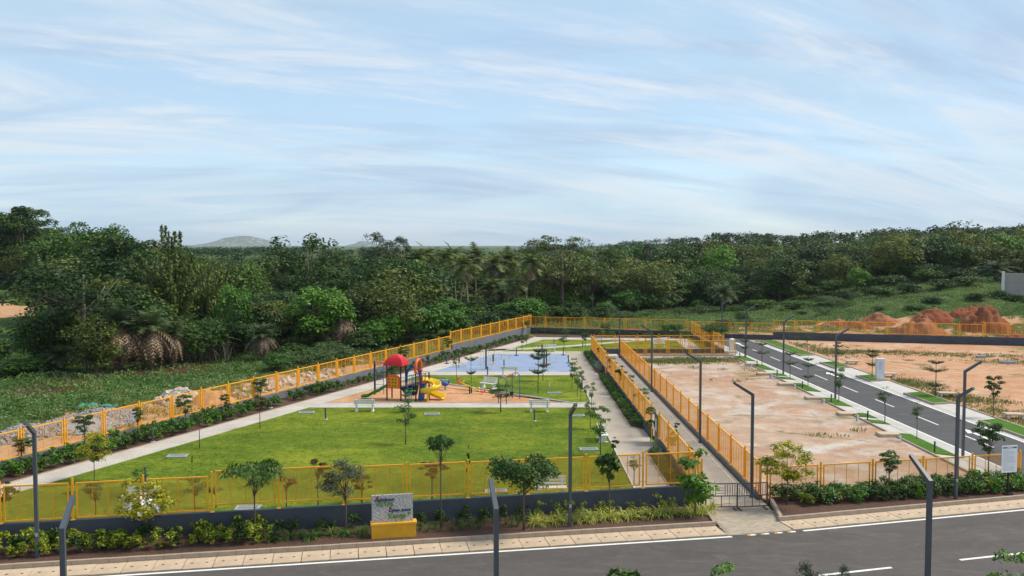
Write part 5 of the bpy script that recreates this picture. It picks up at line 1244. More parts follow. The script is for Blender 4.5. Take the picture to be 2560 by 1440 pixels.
sap('sapbrown',70,3.0,1.1,1.5,12,620,0.13,'lf_brown'); sap('saplarge',71,3.2,1.4,2.8,16,520,0.24,'lf_bright',aspect=0.6,br=(0.16,0.3)); sap('sapdark',72,2.4,1.2,1.6,14,900,0.14,'lf_dark'); sap('sapcopper',73,2.2,0.7,1.1,10,420,0.10,'lf_yellow')
sap('sapbig',74,2.9,1.5,1.5,14,520,0.26,'lf_mid',aspect=0.5)
cnt={}
def plant(kind,x,y,z,H,W,label,cat,group,name,rz=None):
    Hn,Wn,parts=LIB[kind]; t=thing(name,label,cat,(x,y,z),random.uniform(0,6.28) if rz is None else rz,group); t.scale=(W/Wn,W/Wn,H/Hn)
    for n_,me in parts: ob(n_,me,t)
    return t

# ---- named trees at the edge of the wood
def far_tree(kind,px,D,py_top,wpx,label,name='tree',cat='tree',group=None,rz=None):
    x=(px-1280)/FPX*D; z=float(height(x,D)); H=max(1.5,top_z(D,py_top)-z); plant(kind,x,D,z-0.1,H,wpx/FPX*D,label,cat,group,name,rz); HERO.append((x,D,wpx/FPX*D*0.35))
HERO=[]
far_tree('tall',770,128,577,165,'tall open-crowned dark tree standing above the wood, sky between its branches')
far_tree('dome',1005,122,637,235,'wide dense dome-shaped green tree behind the left fence')
far_tree('airy',1405,150,585,215,'tall layered olive tree towering behind the fence corner'); far_tree('airy',1480,156,640,150,'shorter layered olive tree leaning on the towering one')
far_tree('euca',948,165,577,80,'pale-limbed eucalyptus standing beside the far rocky hill'); far_tree('euca2',1003,172,588,52,'slimmer eucalyptus right beside the pale-limbed one')
far_tree('bigdark',60,185,512,160,'high dark tree crowning the slope above the dirt field'); far_tree('bigmid',215,135,550,260,'broad swelling green tree with a rounded crown, beyond the dirt field')
far_tree('bigdark',310,108,588,160,'dark tree filling in behind the forked pale trunk'); far_tree('thin',208,84,640,230,'thin grey-leaved tree on a forked pale trunk at the field edge')
far_tree('mid2',90,86,770,130,'low dark green tree hiding part of the orange dirt field'); far_tree('dark2',150,90,790,120,'small dark tree beside the forked pale trunk'); far_tree('dark',1950,165,628,130,'dark round-topped tree standing forward of the right-hand wood')
far_tree('bright',2143,160,664,60,'small neat rounded green tree on the right-hand slope'); far_tree('dark2',925,108,690,120,'dark glossy tree beside the wide dome-shaped tree')
far_tree('mid2',620,112,655,110,'green tree behind the bamboo, beside the tall palm'); far_tree('bright',590,96,700,90,'yellowish green tree in front of the bamboo clump'); far_tree('dark2',580,93,770,120,'dark tree hung with creepers behind the brown palms')
for px,D,py,wpx,kd,lab in ((430,101,600,210,'bamboo','big feathery bamboo clump rising behind the brown palms'),(515,106,618,170,'bambooB','second bamboo clump leaning away from the first'),(405,100,528,46,'spire','lone bamboo plume standing tallest against the sky'),(452,101,545,56,'spire','conical bamboo plume with a side shoot against the sky')):
    far_tree(kd,px,D,py,wpx,lab,'bamboo_clump','bamboo')
for px,D,py,wpx,kd,lab in ((290,84,748,185,'date','date palm with the widest skirt of hanging brown fronds'),(372,85,758,150,'date','date palm with a narrow brown skirt beside the widest one'),(428,87,790,90,'date','small brown-skirted date palm nearest the tangled brush'),
    (652,90,800,100,'date','low brown date palm above the weedy field by the fence'),(705,124,670,110,'date3','date palm with a full grey-green head above the wood'),(790,104,725,150,'date','dead-looking brown palm mass hung with vines'),(852,100,745,120,'date','brown drooping palm beside the glossy dark tree'),
    (1555,158,712,90,'date3','date palm standing alone behind the far lawn fence'),(1635,163,708,70,'date3','date palm in the pair behind the scrub, browner of the two'),(1677,161,705,75,'date2','date palm in the pair behind the scrub, greener of the two'),(1808,158,705,100,'date2','green date palm by the lamp at the street end'),
    (2095,175,640,80,'date3','date palm half sunk in the right-hand wood'),(2390,180,590,70,'date3','date palm showing above the crest on the right'),(150,84,860,120,'date2','low sprawling date palm at the weedy field edge'),(110,110,640,90,'date3','date palm buried in the slope thicket'),(575,112,640,60,'date2','date palm peeping out beside the bamboo'),(1090,118,770,70,'date2','small date palm below the coconut grove'),(2490,150,650,110,'date2','shaggy green palm bush beside the grey slope wall'),(1960,185,630,60,'date2','date palm crown above the dark round-topped tree')):
    far_tree(kd,px,D,py,wpx,lab,'date_palm','palm')
for k,(px,D,py) in enumerate(((1040,150,612),(1075,158,608),(1108,150,612),(1140,156,606),(1172,138,625),(1190,162,608),(1240,152,628),(1270,160,618),(1312,140,622),(1335,158,628),(1225,145,690),(1262,146,705),(1292,138,690),(1150,150,650),(1060,165,635),(1015,150,625),(1205,150,720))):
    far_tree('coco' if k%2 else 'coco2',px,D,py,random.uniform(88,112),'coconut palm in the grove behind the fence corner','coconut_palm','palm','coconut palms in the grove')
# ---- the rest of the wood
SKX=[-200,0,60,110,150,250,330,390,450,500,560,690,705,760,820,850,905,915,950,990,1030,1100,1180,1250,1310,1340,1400,1460,1500,1510,1560,1650,1750,1800,1880,1960,2050,2100,2200,2260,2330,2400,2450,2560,2800]
SKY_=[530,522,514,548,558,568,592,618,622,630,640,640,640,640,640,640,640,620,620,620,622,625,625,630,612,606,600,604,608,612,602,602,592,578,582,596,588,602,580,572,582,558,572,562,555]
KINDS=[('dark','dense dark green tree in the wood around the estate'),('dark2','dark clumpy-crowned tree in the wood around the estate'),('mid','mid green broad-crowned tree in the wood around the estate'),('mid2','mid green compact tree in the wood around the estate'),('olive','flat-topped olive green tree in the wood around the estate'),('olive2','rounded olive green tree in the wood around the estate'),('bright','fresh green small tree in the wood around the estate'),('euca','slender grey-green eucalyptus in the far wood'),('euca2','narrow grey-green eucalyptus in the far wood')]
WGT={}
cand=[]
y=82.0; row=0
while y<262:
    sp=4.6+(y-82)*0.036
    x=-0.63*y+random.uniform(0,sp)
    while x<0.63*y:
        cand.append((x+random.uniform(-.35,.35)*sp,y+random.uniform(-.35,.35)*sp)); x+=sp
    y+=sp*0.92
def in_forest(x,y):
    px=1280+FPX*x/y; l=float((left_x(y)-x)*0.927)
    if px<140 and y<172: return False
    if x<8 and y<far_y(max(x,2))+8:
        need=22-14*float(smooth(85,112,y)); return l>need
    edge=float(far_y(x))+np.interp(x,[0,8,25,45,70,100],[12,27,44,60,66,60])
    return y>edge
cand=[c for c in cand if in_forest(*c)]
cand.sort(key=lambda c:c[1])
count=0
def H_skip(px,y): return y>126 or random.random()<0.3
for x,y in cand:
    if any((x-hx)**2+(y-hy)**2<hr**2 for hx,hy,hr in HERO): continue
    px=1280+FPX*x/y; z=float(height(x,y)); cap=top_z(y,float(np.interp(px,SKX,SKY_)))-z
    if 1000<px<1345 and y<168 and H_skip(px,y): continue
    right=px>1500
    if y>195 and random.random()<(0.6 if right else 0.35): kd=random.choice([7,8])
    else: kd=random.choices(range(7),[5,5,4,4,5,5,2] if right else [5,4,5,5,4,5,3])[0]
    if kd>=7: H=random.uniform(11,16)
    else: H=random.uniform(6.0,10.5) if y>110 else random.uniform(5,8.5)
    if y>185: H=max(H,cap*random.uniform(0.78,0.99))
    if 360<px<720 and y<118: H=min(H,4.5 if 370<px<570 else 6.5)
    H=min(H,cap*random.uniform(0.9,1.0)); 
    if H<2.6: continue
    H=min(H,17); Hn,Wn,_=LIB[KINDS[kd][0]]; W=Wn*min(1.25,max(0.62,H/Hn))*random.uniform(0.9,1.25)
    zone=('behind the long left fence' if x<-12 else 'around the coconut grove' if x<8 else 'behind the far lawn fence' if x<30 else 'on the rise past the street end' if x<62 else 'on the rise past the earth mounds')
    if y>185: zone='in the back row '+zone.replace('around','past').replace('behind','far behind')
    plant(KINDS[kd][0],x,y,z-0.15,H,W,KINDS[kd][1].replace('in the wood around the estate',zone).replace('in the far wood',zone),'tree','wood '+zone,'tree'); count+=1
    if count>=330: break
print('forest trees',count)
# understorey bushes along the edge of the wood and on the slope
BK=[('bush','mid green bush at the edge of the wood'),('bushbright','bright leafy bush at the edge of the wood'),('bushdark','dark green bush at the edge of the wood'),('bushgrey','low feathery grey-green bush at the edge of the wood')]
def bush(px,py,H,W,k,lab=None):
    x,y,z=GT(px,py); plant(BK[k][0],x,y,z-0.1,H,W,lab or BK[k][1],'bush','bushes at the edge of the wood','bush')
for px,py,H,W,k in ((835,905,2.2,6.0,3),(780,915,1.8,4.5,3),(690,925,1.6,3.2,1),(735,905,2.0,3.5,0),(900,880,2.6,4,2),(945,872,3.6,4.5,1),(985,862,4.2,5,1),(1030,856,4.4,5.5,1),(1075,850,4.6,5.5,1),(1115,842,3.6,5,1),(1150,838,3.0,4.5,2),(1185,832,2.6,4.5,2),(1225,826,2.6,5,2),(1265,818,2.6,5,2),(1300,812,2.4,5,2),(1340,805,2.6,5,2),(1390,800,2.4,5,0),(1440,800,2.2,5,2),(1500,798,2.0,5,2),(880,868,3.2,4,2),(960,820,5,5,0),(1100,815,4.5,6,1),(1010,825,5,6,1),(1180,800,3,5,0),(1060,828,5.2,6,1),(930,840,4.2,4.5,2),
    (120,925,1.6,4,2),(60,935,1.5,4,1),(20,940,1.6,4,0),(330,905,1.4,3,2),(480,885,2.0,4,2),(540,880,2.4,4,2),(600,875,2.4,4,2),(640,870,2.0,4,0),(200,905,2.4,4,2),(250,895,2.8,4.5,2),(700,860,3.2,4.5,2),(750,850,3.6,5,2),(820,845,3.4,5,0),(10,900,2.4,4,0),
    (1560,795,1.3,4,3),(1620,790,1.2,4,3),(1700,785,1.2,4,3),(1760,782,1.4,4.5,3),(1850,778,1.3,4,3),(1905,772,1.8,5,0),(1990,772,1.5,4.5,0),(2060,765,1.7,4,0),(2110,752,1.8,4,2),(2200,745,2,4,0),(2270,735,1.8,4,2),(2230,718,2.4,5,0),(2350,722,1.8,4,2),(2320,705,2.5,5,0),(2420,715,1.7,4,0),(2400,700,2.3,5,2),(2330,760,1.2,3,2),(2440,752,1.2,3,2),(2020,745,2.5,5,0),(1870,755,2.6,5,2),(2085,735,2.8,5,0),(2170,725,2.6,5,2),(2290,775,1.0,3,0),(2500,745,1.3,3,2),(1740,765,2.2,5,2),(1690,768,2.0,5,0),(45,720,2.5,6,2),(8,755,1.6,5,0)):
    bush(px,py,H,W,k)
rb=random.Random(12)
for k in range(42):      # scrub on the slope
    x=rb.uniform(30,98); y=rb.uniform(float(far_y(x))+12,168+0.1*x); px=1280+FPX*x/y
    if px>2600 or (x-52)**2/500+(y-120)**2/90<1: continue
    z=float(height(x,y)); k_=rb.choice([0,0,2,2,2,3]); sz=rb.uniform(0.5,1.5); plant(BK[k_][0],x,y,z-0.1,sz*rb.uniform(0.8,1.4),sz*rb.uniform(1.8,3.2),['mid green scrub bush on the weedy slope','','dark scrub bush on the weedy slope','feathery grey scrub bush on the weedy slope'][k_],'bush','scrub on the slope','bush')
for k in range(70):      # thicket closing the foot of the trees
    px=rb.uniform(990,2560); x0=(px-1280)/FPX; y=rb.uniform(128,150) if px<1340 else None
    if y is None:
        y=100.0
        while not in_forest(x0*y,y) and y<220: y+=1
        y+=rb.uniform(-3,9)
    x=x0*y; z=float(height(x,y)); k_=rb.choice([0,0,1,2,2]); H=rb.uniform(2.2,4.2); plant(BK[k_][0],x,y,z-0.15,H,H*rb.uniform(1.2,1.8),['mid green thicket bush under the trees','bright thicket bush under the trees','dark thicket bush under the trees'][k_],'bush','thicket under the trees','bush')
# tangled dead brush under the palms
r=np.random.default_rng(5); m=MB()
for k in range(240):
    px=r.uniform(440,575); x,y,z=GT(px,r.uniform(872,905)); a=r.uniform(0,2*PI); L_=r.uniform(1.2,3.6)
    p0=Vector((x,y,z)); p1=p0+Vector((math.cos(a)*L_*0.3,math.sin(a)*L_*0.3,L_*r.uniform(0.5,1))); p2=p1+Vector((math.cos(a+1)*L_*0.4,math.sin(a+1)*L_*0.4,r.uniform(-.8,.5)))
    m.tube([p0,p1,p2],[0.03,0.022,0.008],3,cap=False)
o=struct('dead_brush',m.mesh('dead_brush',M['barkpale']),'stuff')

# ---- far woods that read as one mass
r=np.random.default_rng(9); Vs=[];Fs=[];off=0
for k in range(620):
    y=r.uniform(255,820); x=r.uniform(-0.62,0.62)*y; px=1280+FPX*x/y; z=float(height(x,y)); cap=top_z(y,float(np.interp(px,SKX,SKY_))+2)-z
    H=min(r.uniform(8,15),max(4,cap*r.uniform(0.9,1.0))); Wd=r.uniform(5,9)
    bl=[(np.array([x+r.normal()*Wd*0.25,y+r.normal()*Wd*0.25,z+H*r.uniform(0.35,0.85)]),Wd*r.uniform(0.22,0.36)) for _ in range(7)]
    V,F=cloud(r,bl,150,1.0,0.6); Vs.append(V); Fs.append(F+off); off+=len(V)
struct('distant_woods',np_mesh('distant_woods',np.concatenate(Vs),np.concatenate(Fs),M['lf_dark']),'stuff')

# ---- rough field grass
def tufts(name,pts,hmin,hmax,mat,seed,blades=7,spread=0.28,wd=0.05):
    r=np.random.default_rng(seed); n=len(pts); P=np.repeat(np.asarray(pts),blades,0); k=len(P)
    a=r.uniform(0,2*PI,k); h=r.uniform(hmin,hmax,k); off=r.normal(size=(k,2))*spread*0.5
    b=P.copy(); b[:,:2]+=off; d=np.stack([np.cos(a),np.sin(a)],1); s=np.stack([-d[:,1],d[:,0]],1)
    v0=b.copy(); v0[:,:2]+=s*wd; v1=b.copy(); v1[:,:2]-=s*wd; v2=b.copy(); v2[:,:2]+=d*(h*r.uniform(0.2,0.8,k))[:,None]; v2[:,2]+=h
    V=np.stack([v0,v1,v2],1).reshape(-1,3); return struct(name,np_mesh(name,V,np.arange(3*k).reshape(k,3),M[mat]),'stuff')
r=np.random.default_rng(3); pts=[];dry=[]
N_=60000
Yr=r.uniform(44,190,N_); Xr=r.uniform(-0.62,0.62,N_)*Yr; lf=(left_x(Yr)-Xr)*0.927; fr=(Yr-far_y(Xr))*0.968
nzv=fnoise(Xr,Yr,2.0); Zr=height(Xr,Yr)
for x,y,z,l,f,q in zip(Xr,Yr,Zr,lf,fr,nzv):
    if l>8.0+q and x<5 and y<112: pts.append((x,y,z))
    elif f>2.5+q and x>2: 
        if (x-52)**2/500+(y-120)**2/90<1 and q<0.4: continue
        (dry if (f<11 and q>-0.3) or q>1.1 else pts).append((x,y,z))
    elif 1.5<l<9 and y<100 and q>0.5 and x<0: dry.append((x,y,z))
print('tufts',len(pts),len(dry))
def herbs(name,pts,mat,seed,per,hs,ls):
    r=np.random.default_rng(seed); P=np.repeat(np.asarray(pts),per,0); k=len(P)
    hh=hs*(0.55+0.45*np.clip(fnoise(P[:,0],P[:,1],4.0),-1,1.6)); P[:,:2]+=r.normal(size=(k,2))*0.28; P[:,2]+=np.maximum(0.03,hh*r.uniform(0.15,1,k)**0.6)
    Nm=np.array([0,0,0.9])+0.6*r.normal(size=(k,3)); V,F=leafquads(r,P,Nm,ls,0.4); return struct(name,np_mesh(name,V,F,M[mat]),'stuff')
cl=[[],[],[]]
for p in pts:
    q=float(fnoise(p[0]+40,p[1],3.2))+random.uniform(-.5,.5); cl[0 if abs(q)<0.75 else (1 if q<0 else 2)].append(p)
herbs('field_grass',cl[0],'grass',1,6,0.42,0.26); herbs('field_herbs',cl[1],'grassdark',11,8,0.60,0.26); herbs('field_flowers',cl[2],'grasspale',12,5,0.45,0.22); herbs('dry_grass',dry,'grassdry',2,5,0.40,0.24); tufts('seed_stalks',dry[::3]+pts[::9],0.25,0.6,'grassdry',2,4,0.5,0.03)
# short turf on the park lawn
rl=np.random.default_rng(17); tp=[]
poly=[tuple(p) for p in park]
Yl=60*rl.uniform(0,1,90000)**1.3+36; Xl=rl.uniform(-26,7,90000)
lx_=np.array([lpath_x(v,4.5) for v in Yl])
ok=(Xl>lx_)&(Xl<5.95)&(Yl>37.0+0.196*(Xl+4))&(((Yl<64.2))|((Yl>71)&(Yl<80.3)&(Xl>sk[0][0]+(sk[1][0]-sk[0][0])*(sk[0][1]-Yl)/(sk[0][1]-sk[1][1])+0.3)))
P=np.stack([Xl[ok],Yl[ok],rl.uniform(0.01,0.045,ok.sum())],1); V,F=leafquads(rl,P,np.array([0,0,1.0])+0.5*rl.normal(size=P.shape)*0.4,0.11,0.45); struct('lawn_grass',np_mesh('lawn_grass',V,F,M['lawn']),'stuff')
# weeds on the bare plots
pts=[]
def patch(cx_,cy_,rx_,ry_,n):
    for _ in range(n): pts.append((cx_+r.normal()*rx_,cy_+r.normal()*ry_,0.0))
for px_,py_,a,b,n in ((1690,902,2.6,1.2,700),(1770,900,2.0,1.0,420),(1640,905,1.2,0.8,160),(1985,905,1.5,2.0,240),(2040,880,2.5,2.5,420),(1960,865,2.2,1.8,420),(2110,925,0.9,1.4,160),(2255,955,1.0,1.4,260),(2290,965,1.1,1.2,200),(2420,1000,1.4,1.2,240),(2350,985,0.8,1.0,120),(2480,1030,1.2,0.9,150),(2300,885,2.5,0.8,130),(2470,890,3.5,1.0,200),(2540,905,2.5,1.0,160),(2200,880,3.0,0.8,160),(2120,880,2.0,1.2,160),(2550,1060,1.0,1.0,120)):
    x_,y_=G(px_,py_); patch(x_,y_,a,b,n)
for _ in range(26):
    x_,y_=(r.uniform(12.3,23.5),r.uniform(44,93)) if r.random()<0.5 else (r.uniform(34.5,60),r.uniform(48,102)); patch(x_,y_,0.35,0.35,int(r.uniform(3,9)))
pts=[p for p in pts if (12.0<p[0]<23.85 and 42<p[1]<94.4) or (p[0]>33.8 and p[1]<far_y(p[0])-0.6)]
half=len(pts)//2
tufts('green_weeds',pts[::3],0.05,0.20,'grass',7,7,0.35,0.04)
pts=pts[1::3]+pts[2::3]
tufts('weeds',pts,0.06,0.24,'grassdry',3,6,0.35,0.035)

# ---- trees of the park and street
def ptree(kind,px,py,py_top,wpx,label,name='sapling',group=None,cat='tree',z=0.0,rz=None):
    x,y=G(px,py,z); H=top_z(y,py_top)-z; plant(kind,x,y,z,H,wpx/FPX*y,label,cat,group,name,rz)
ptree('sapyellow',368,1362,1193,122,'yellow-leaved young tree with white blossoms in the front bed','sapling',z=0.13)
x,y=G(368,1362,0.13); r=np.random.default_rng(8); m=MB()
wt=bpy.data.objects[[o.name for o in bpy.data.objects if o.get('label','').startswith('yellow-leaved young tree with white')][0]]
P=[]
fl=[(-0.52,-0.5,0.60),(-0.35,-0.62,0.62),(-0.62,-0.2,0.72),(0.25,-0.72,0.64),(0.48,-0.6,0.66),(0.30,-0.6,0.75),(0.1,-0.7,0.72),(0.05,-0.75,0.55),(-0.45,-0.5,0.74),(0.5,-0.5,0.60)]
V=[];F=[];off=0
for a,b,c in fl:
    n=7; pp=np.array([a*1.75,b*1.3,c*3.1])+r.normal(size=(n,3))*0.07; v,f=leafquads(r,pp,np.tile([0,-0.6,0.8],(n,1))+0.4*r.normal(size=(n,3)),0.15,0.8); V.append(v);F.append(f+off);off+=len(v)
fo=ob('blossoms',np_mesh('blossoms',np.concatenate(V),np.concatenate(F),M['flower']),wt); wt.rotation_euler=(0,0,0)
ptree('sapdroop',637,1348,1143,140,'young tree with drooping long leaves on forked stems in the front bed',z=0.13)
ptree('sapgrey',865,1335,1148,108,'grey-leaved young tree left of the stone sign',z=0.13)
ptree('sapumbrella',1103,1322,1083,88,'slender young tree with a drooping umbrella crown',z=0.13)
ptree('sapdense',1310,1325,1132,182,'bushy wide-crowned young tree in the front bed',z=0.13)
ptree('sapbig',1523,1297,1128,62,'young tree with large drooping leaves among the spider plants',z=0.13)
ptree('saplarge',1738,1288,1122,85,'climbing leafy sapling at the corner of the dark wall',z=0.13)
ptree('sapyellow',1968,1262,1098,122,'yellow-green young tree beside the barriers and hedge',z=0.13)
ptree('sapround',2222,1232,1128,52,'narrow young tree standing in the hedge',z=0.13); ptree('sapround',2470,1205,1053,56,'round-headed dark sapling by the white notice board',z=0.02)
# lawn and left bed
for kd,px,py,pt_,wp,lab in (('sapbrown',650,1072,985,32,'dark reddish sapling on the lawn edge by the left path'),('sapsparse',499,1121,1010,34,'sparse tall sapling on the left path edge'),('sapyellow',236,1203,1075,72,'yellow cassia-like sapling on the lawn by the left path'),
    ('sapopen',1014,1111,1008,52,'bent open sapling on the middle of the lawn'),('saplight',1022,1031,974,30,'little light green sapling in front of the yellow slide'),('sapopen',1252,1031,958,62,'leaning bushy sapling at the sand edge in front of the swing'),
    ('sapround',240,1297,1203,46,'small round sapling behind the front fence, left of the flowering tree'),('sapdark',12,1300,1203,62,'dense dark bush-like sapling behind the front fence by the path'),('sapopen',487,1285,1188,62,'bushy sapling behind the front fence beside the flowering tree'),('sapsparse',540,1270,1205,44,'straggly sapling behind the fence post step'),
    ('sapbrown',716,1275,1188,42,'brownish sapling behind the front fence below the grate'),('sapbrown',795,1270,1143,42,'reddish topped sapling with straight trunk behind the front fence'),('sapdark',905,1262,1180,62,'dark sapling behind the grey-leaved tree'),('sapbrown',1080,1258,1150,64,'olive brown sapling behind the fence near the umbrella tree'),
    ('sapsparse',1585,1215,1138,44,'brownish sapling at the path edge behind the fence'),('sapdark',1378,1215,1150,40,'sapling beside the white bench at the front wall'),('sapsparse',480,1195,1128,8,'bare thin stake-like sapling on the lawn'),('sapdark',1170,1255,1110,10,'thin bare stem sapling by the fence post'),('sapopen',350,1240,1170,40,'leafy sapling behind the yellow flowering tree'),('sapsparse',175,1290,1215,30,'spindly sapling behind the left fence panels')):
    ptree(kd,px,py,pt_,wp,lab)
ptree('tierA',1178,959,868,36,'tiered sapling on the grass in front of the blue court'); ptree('tierB',1345,983,862,42,'tallest tiered sapling on the small lawn by the swing'); ptree('tierB',1357,952,865,36,'second tiered sapling behind the tallest one'); ptree('sapsparse',1141,947,884,20,'slim sapling before the court by the green gym post')
for k,(px,py,tp,wp) in enumerate(((1430,972,905,20),(1443,992,915,24),(1452,1003,925,22),(1476,1073,1002,34),(1479,1020,955,22),(1436,950,895,20))): ptree('saplight' if k!=3 else 'sapopen',px,py,tp,wp,'light green sapling in the row along the footpath','sapling','saplings along the footpath')
ptree('saplight',1501,1137,1015,46,'pale leafy sapling beside the end-on bench'); ptree('sapdark',1534,1145,1092,26,'dark narrow shrub tree at the footpath edge'); ptree('sapsparse',1466,1028,950,14,'thin bare sapling where the paths meet')
for px,py,tp,wp in ((652,1012,945,30),(464,1082,985,34),(345,1092,1018,26),(212,1125,1036,40),(55,1165,1092,46),(565,1035,985,24)): ptree('sapround',px,py,tp,wp,'young round-headed tree in the bed below the long left fence','sapling','trees in the left flower bed')
for px,py,tp,wp in ((795,968,900,24),(860,950,885,22),(915,930,870,22),(963,922,862,24),(1010,918,866,22),(1050,898,845,22),(1090,885,838,20),(1120,890,845,18),(1150,872,822,18),(1180,868,820,16),(1240,850,808,16),(1290,840,800,16),(1320,838,800,14)): ptree('sapround',px,py,tp,wp,'small dark tree against the far stretch of the long left fence','sapling','trees in the far left bed')
for kd,px,py,tp,wp,lab in (('sapopen',1410,872,838,28,'round open sapling on the far lawn behind the court corner'),('sapround',1305,875,838,20,'small sapling on the far lawn by the diagonal path'),('sapround',1316,865,842,12,'tiny sapling at the far path edge'),('sapopen',1416,850,822,26,'sapling before the far wall hedge'),('sapcopper',1504,862,822,14,'little yellow sapling on the far lawn'),('sapround',1463,868,832,22,'dark sapling at the far end of the corridor fence'),('sapopen',1530,852,828,22,'sapling by the far lawn path'),('sapopen',1615,858,832,26,'sapling on the far lawn near the white bench'),
    ('sapdense',1690,858,806,40,'bushy tree at the far wall'),('sapround',1670,850,810,26,'dark tree standing against the far wall'),('sapdense',1712,866,828,34,'low bushy tree at the corner of the far lawn'),('saplight',1660,845,805,24,'pale feathery tree by the far wall'),('sapdense',1785,868,808,66,'wide dark tree at the street end of the far lawn'),('sapround',1515,846,808,22,'dark round sapling behind the far fence panels'),('sapopen',1780,870,845,22,'sapling inside the far side fence')): ptree(kd,px,py,tp,wp,lab)
# bed beside the corridor
for kd,px,py,tp,wp,lab in (('sapdark',1507,912,862,26,'dark bushy sapling by the far notice gate'),('sapopen',1530,950,890,24,'leafy sapling past the far notice gate'),('sapdark',1556,985,912,34,'dark round-crowned sapling growing through the corridor fence'),('sapopen',1578,1000,935,26,'open sapling beside the dark round one'),('sapopen',1606,1035,968,40,'straggly leafy sapling next to the notice gate'),('saplarge',1680,1128,1066,34,'large-leaved sapling in the front bush strip'),('sapdark',1690,1085,1052,18,'small dark clipped sapling above the corridor fence'),('sapdark',1722,1200,1118,44,'dark climbing sapling at the front end of the corridor fence')): ptree(kd,px,py,tp,wp,lab)
x,y=G(1641,1105); t=thing('topiary','topiary shrub of two stacked green balls beside the notice gate','topiary',(8.45,y,0),0); m=MB().tube([(0,0,0),(0,0,1.9)],0.025,6); ob('stem',m.mesh('stem',M['bark']),t)
for z,q in ((1.05,0.30),(1.85,0.30)):
    v,f=cloud(np.random.default_rng(int(z*10)),[(np.array([0,0,z]),q)],420,0.10,0.5,0.4,0.8); ob('foliage_ball',np_mesh('foliage_ball',v,f,M['lf_mid']),t)
# street trees
for kd,px,py,tp,wp,lab in (('tierB',1861,894,838,22,'tiered tree on the grass verge by the white pillar'),('tierC',1905,914,845,42,'dark tiered tree on the second grass verge'),('tierC',1975,944,868,40,'tiered tree on the divided grass verge'),('tierA',2020,964,888,40,'three-tiered tree on the verge before the lamp post'),
    ('tierB',2180,945,868,34,'tiered tree on the verge beside the utility cabinet'),('tierA',2338,992,892,58,'tall three-tiered tree on the raised verge'),('tierB',2095,908,850,26,'tiered tree behind the lamp across the street')): ptree(kd,px,py,tp,wp,lab,'street_tree',z=0.07)
for kd,px,py,tp,wp,lab in (('saplight',2097,1003,918,34,'light green staked sapling by the street lamp opposite the cabinet'),('sapsparse',2212,1057,962,36,'sparse staked sapling on the divided near verge'),('sapsparse',2292,1098,998,28,'thin staked sapling on the verge near the hedge'),('sapround',2483,1043,938,34,'dark slim sapling on the longest raised verge'),('sapsparse',2018,882,830,18,'thin sapling on the weedy corner plot'),('sapsparse',1992,870,835,14,'tiny sapling on the far verge')): ptree(kd,px,py,tp,wp,lab,'street_tree',z=0.07)
# near the camera, across the road: only the tops show
for kd,px,D,tp,wp,lab in (('sapbig',1565,24.0,1418,110,'broad-leaved treetop at the near road edge, dark green'),('saplight',1825,24.5,1412,90,'bright leafy treetop at the near road edge'),('sapgrey',2035,24.5,1405,90,'feathery treetop at the near road edge'),('sapgrey',2120,25.0,1410,60,'smaller feathery treetop at the near road edge'),('saplight',2552,24.0,1378,100,'large-leaved treetop opposite the notice board')):
    x=(px-1280)/FPX*D; H=top_z(D,tp)-0.06; plant(kd,x,D,0.06,H,wp/FPX*D,lab,'tree',None,'roadside_tree')

# ---- shrubs
def shrub_mesh(seed,H,W,n,ls,mat,nb=9,aspect=0.5,up=0.6,flower=None):
    r=np.random.default_rng(seed); bl=[]
    for k in range(nb): a=r.uniform(0,2*PI); q=r.uniform(0,1)**0.5; bl.append((np.array([math.cos(a)*q*W*0.32,math.sin(a)*q*W*0.32,H*r.uniform(0.2,0.82)]),W*r.uniform(0.14,0.24)))
    V,F=cloud(r,bl,n,ls,aspect,up,0.15); V[:,2]=np.maximum(V[:,2],0.01); mi=np.zeros(len(F),int)
    if flower:
        k=int(n*flower); mi[r.choice(len(F),k,replace=False)]=1
    return np_mesh('shrub',V,F,[M[mat],M['flower'] if flower else M[mat]],mi)
def blade_mesh(seed,H,L_,n,wd,mat,droop):
    r=np.random.default_rng(seed); V=[];F=[]
    for k in range(n):
        a=r.uniform(0,2*PI); el=R(r.uniform(30,85)); ln=L_*r.uniform(0.6,1.1); h=np.array([math.cos(a),math.sin(a),0]); s=np.array([-math.sin(a),math.cos(a),0]); p=h*0.03; o=len(V); m_=5
        for i in range(m_+1):
            t=i/m_; w_=wd*(1-t)**0.6*(0.7+0.6*t); V.extend([p+s*w_,p-s*w_]); e=el-droop*t; p=p+(h*math.cos(e)+np.array([0,0,math.sin(e)]))*ln/m_
        F.extend([(o+2*i,o+2*i+1,o+2*i+3,o+2*i+2) for i in range(m_)])
    V=np.array(V); V[:,2]=np.maximum(V[:,2],0.0); return np_mesh('shrub',V,np.array(F),M[mat])
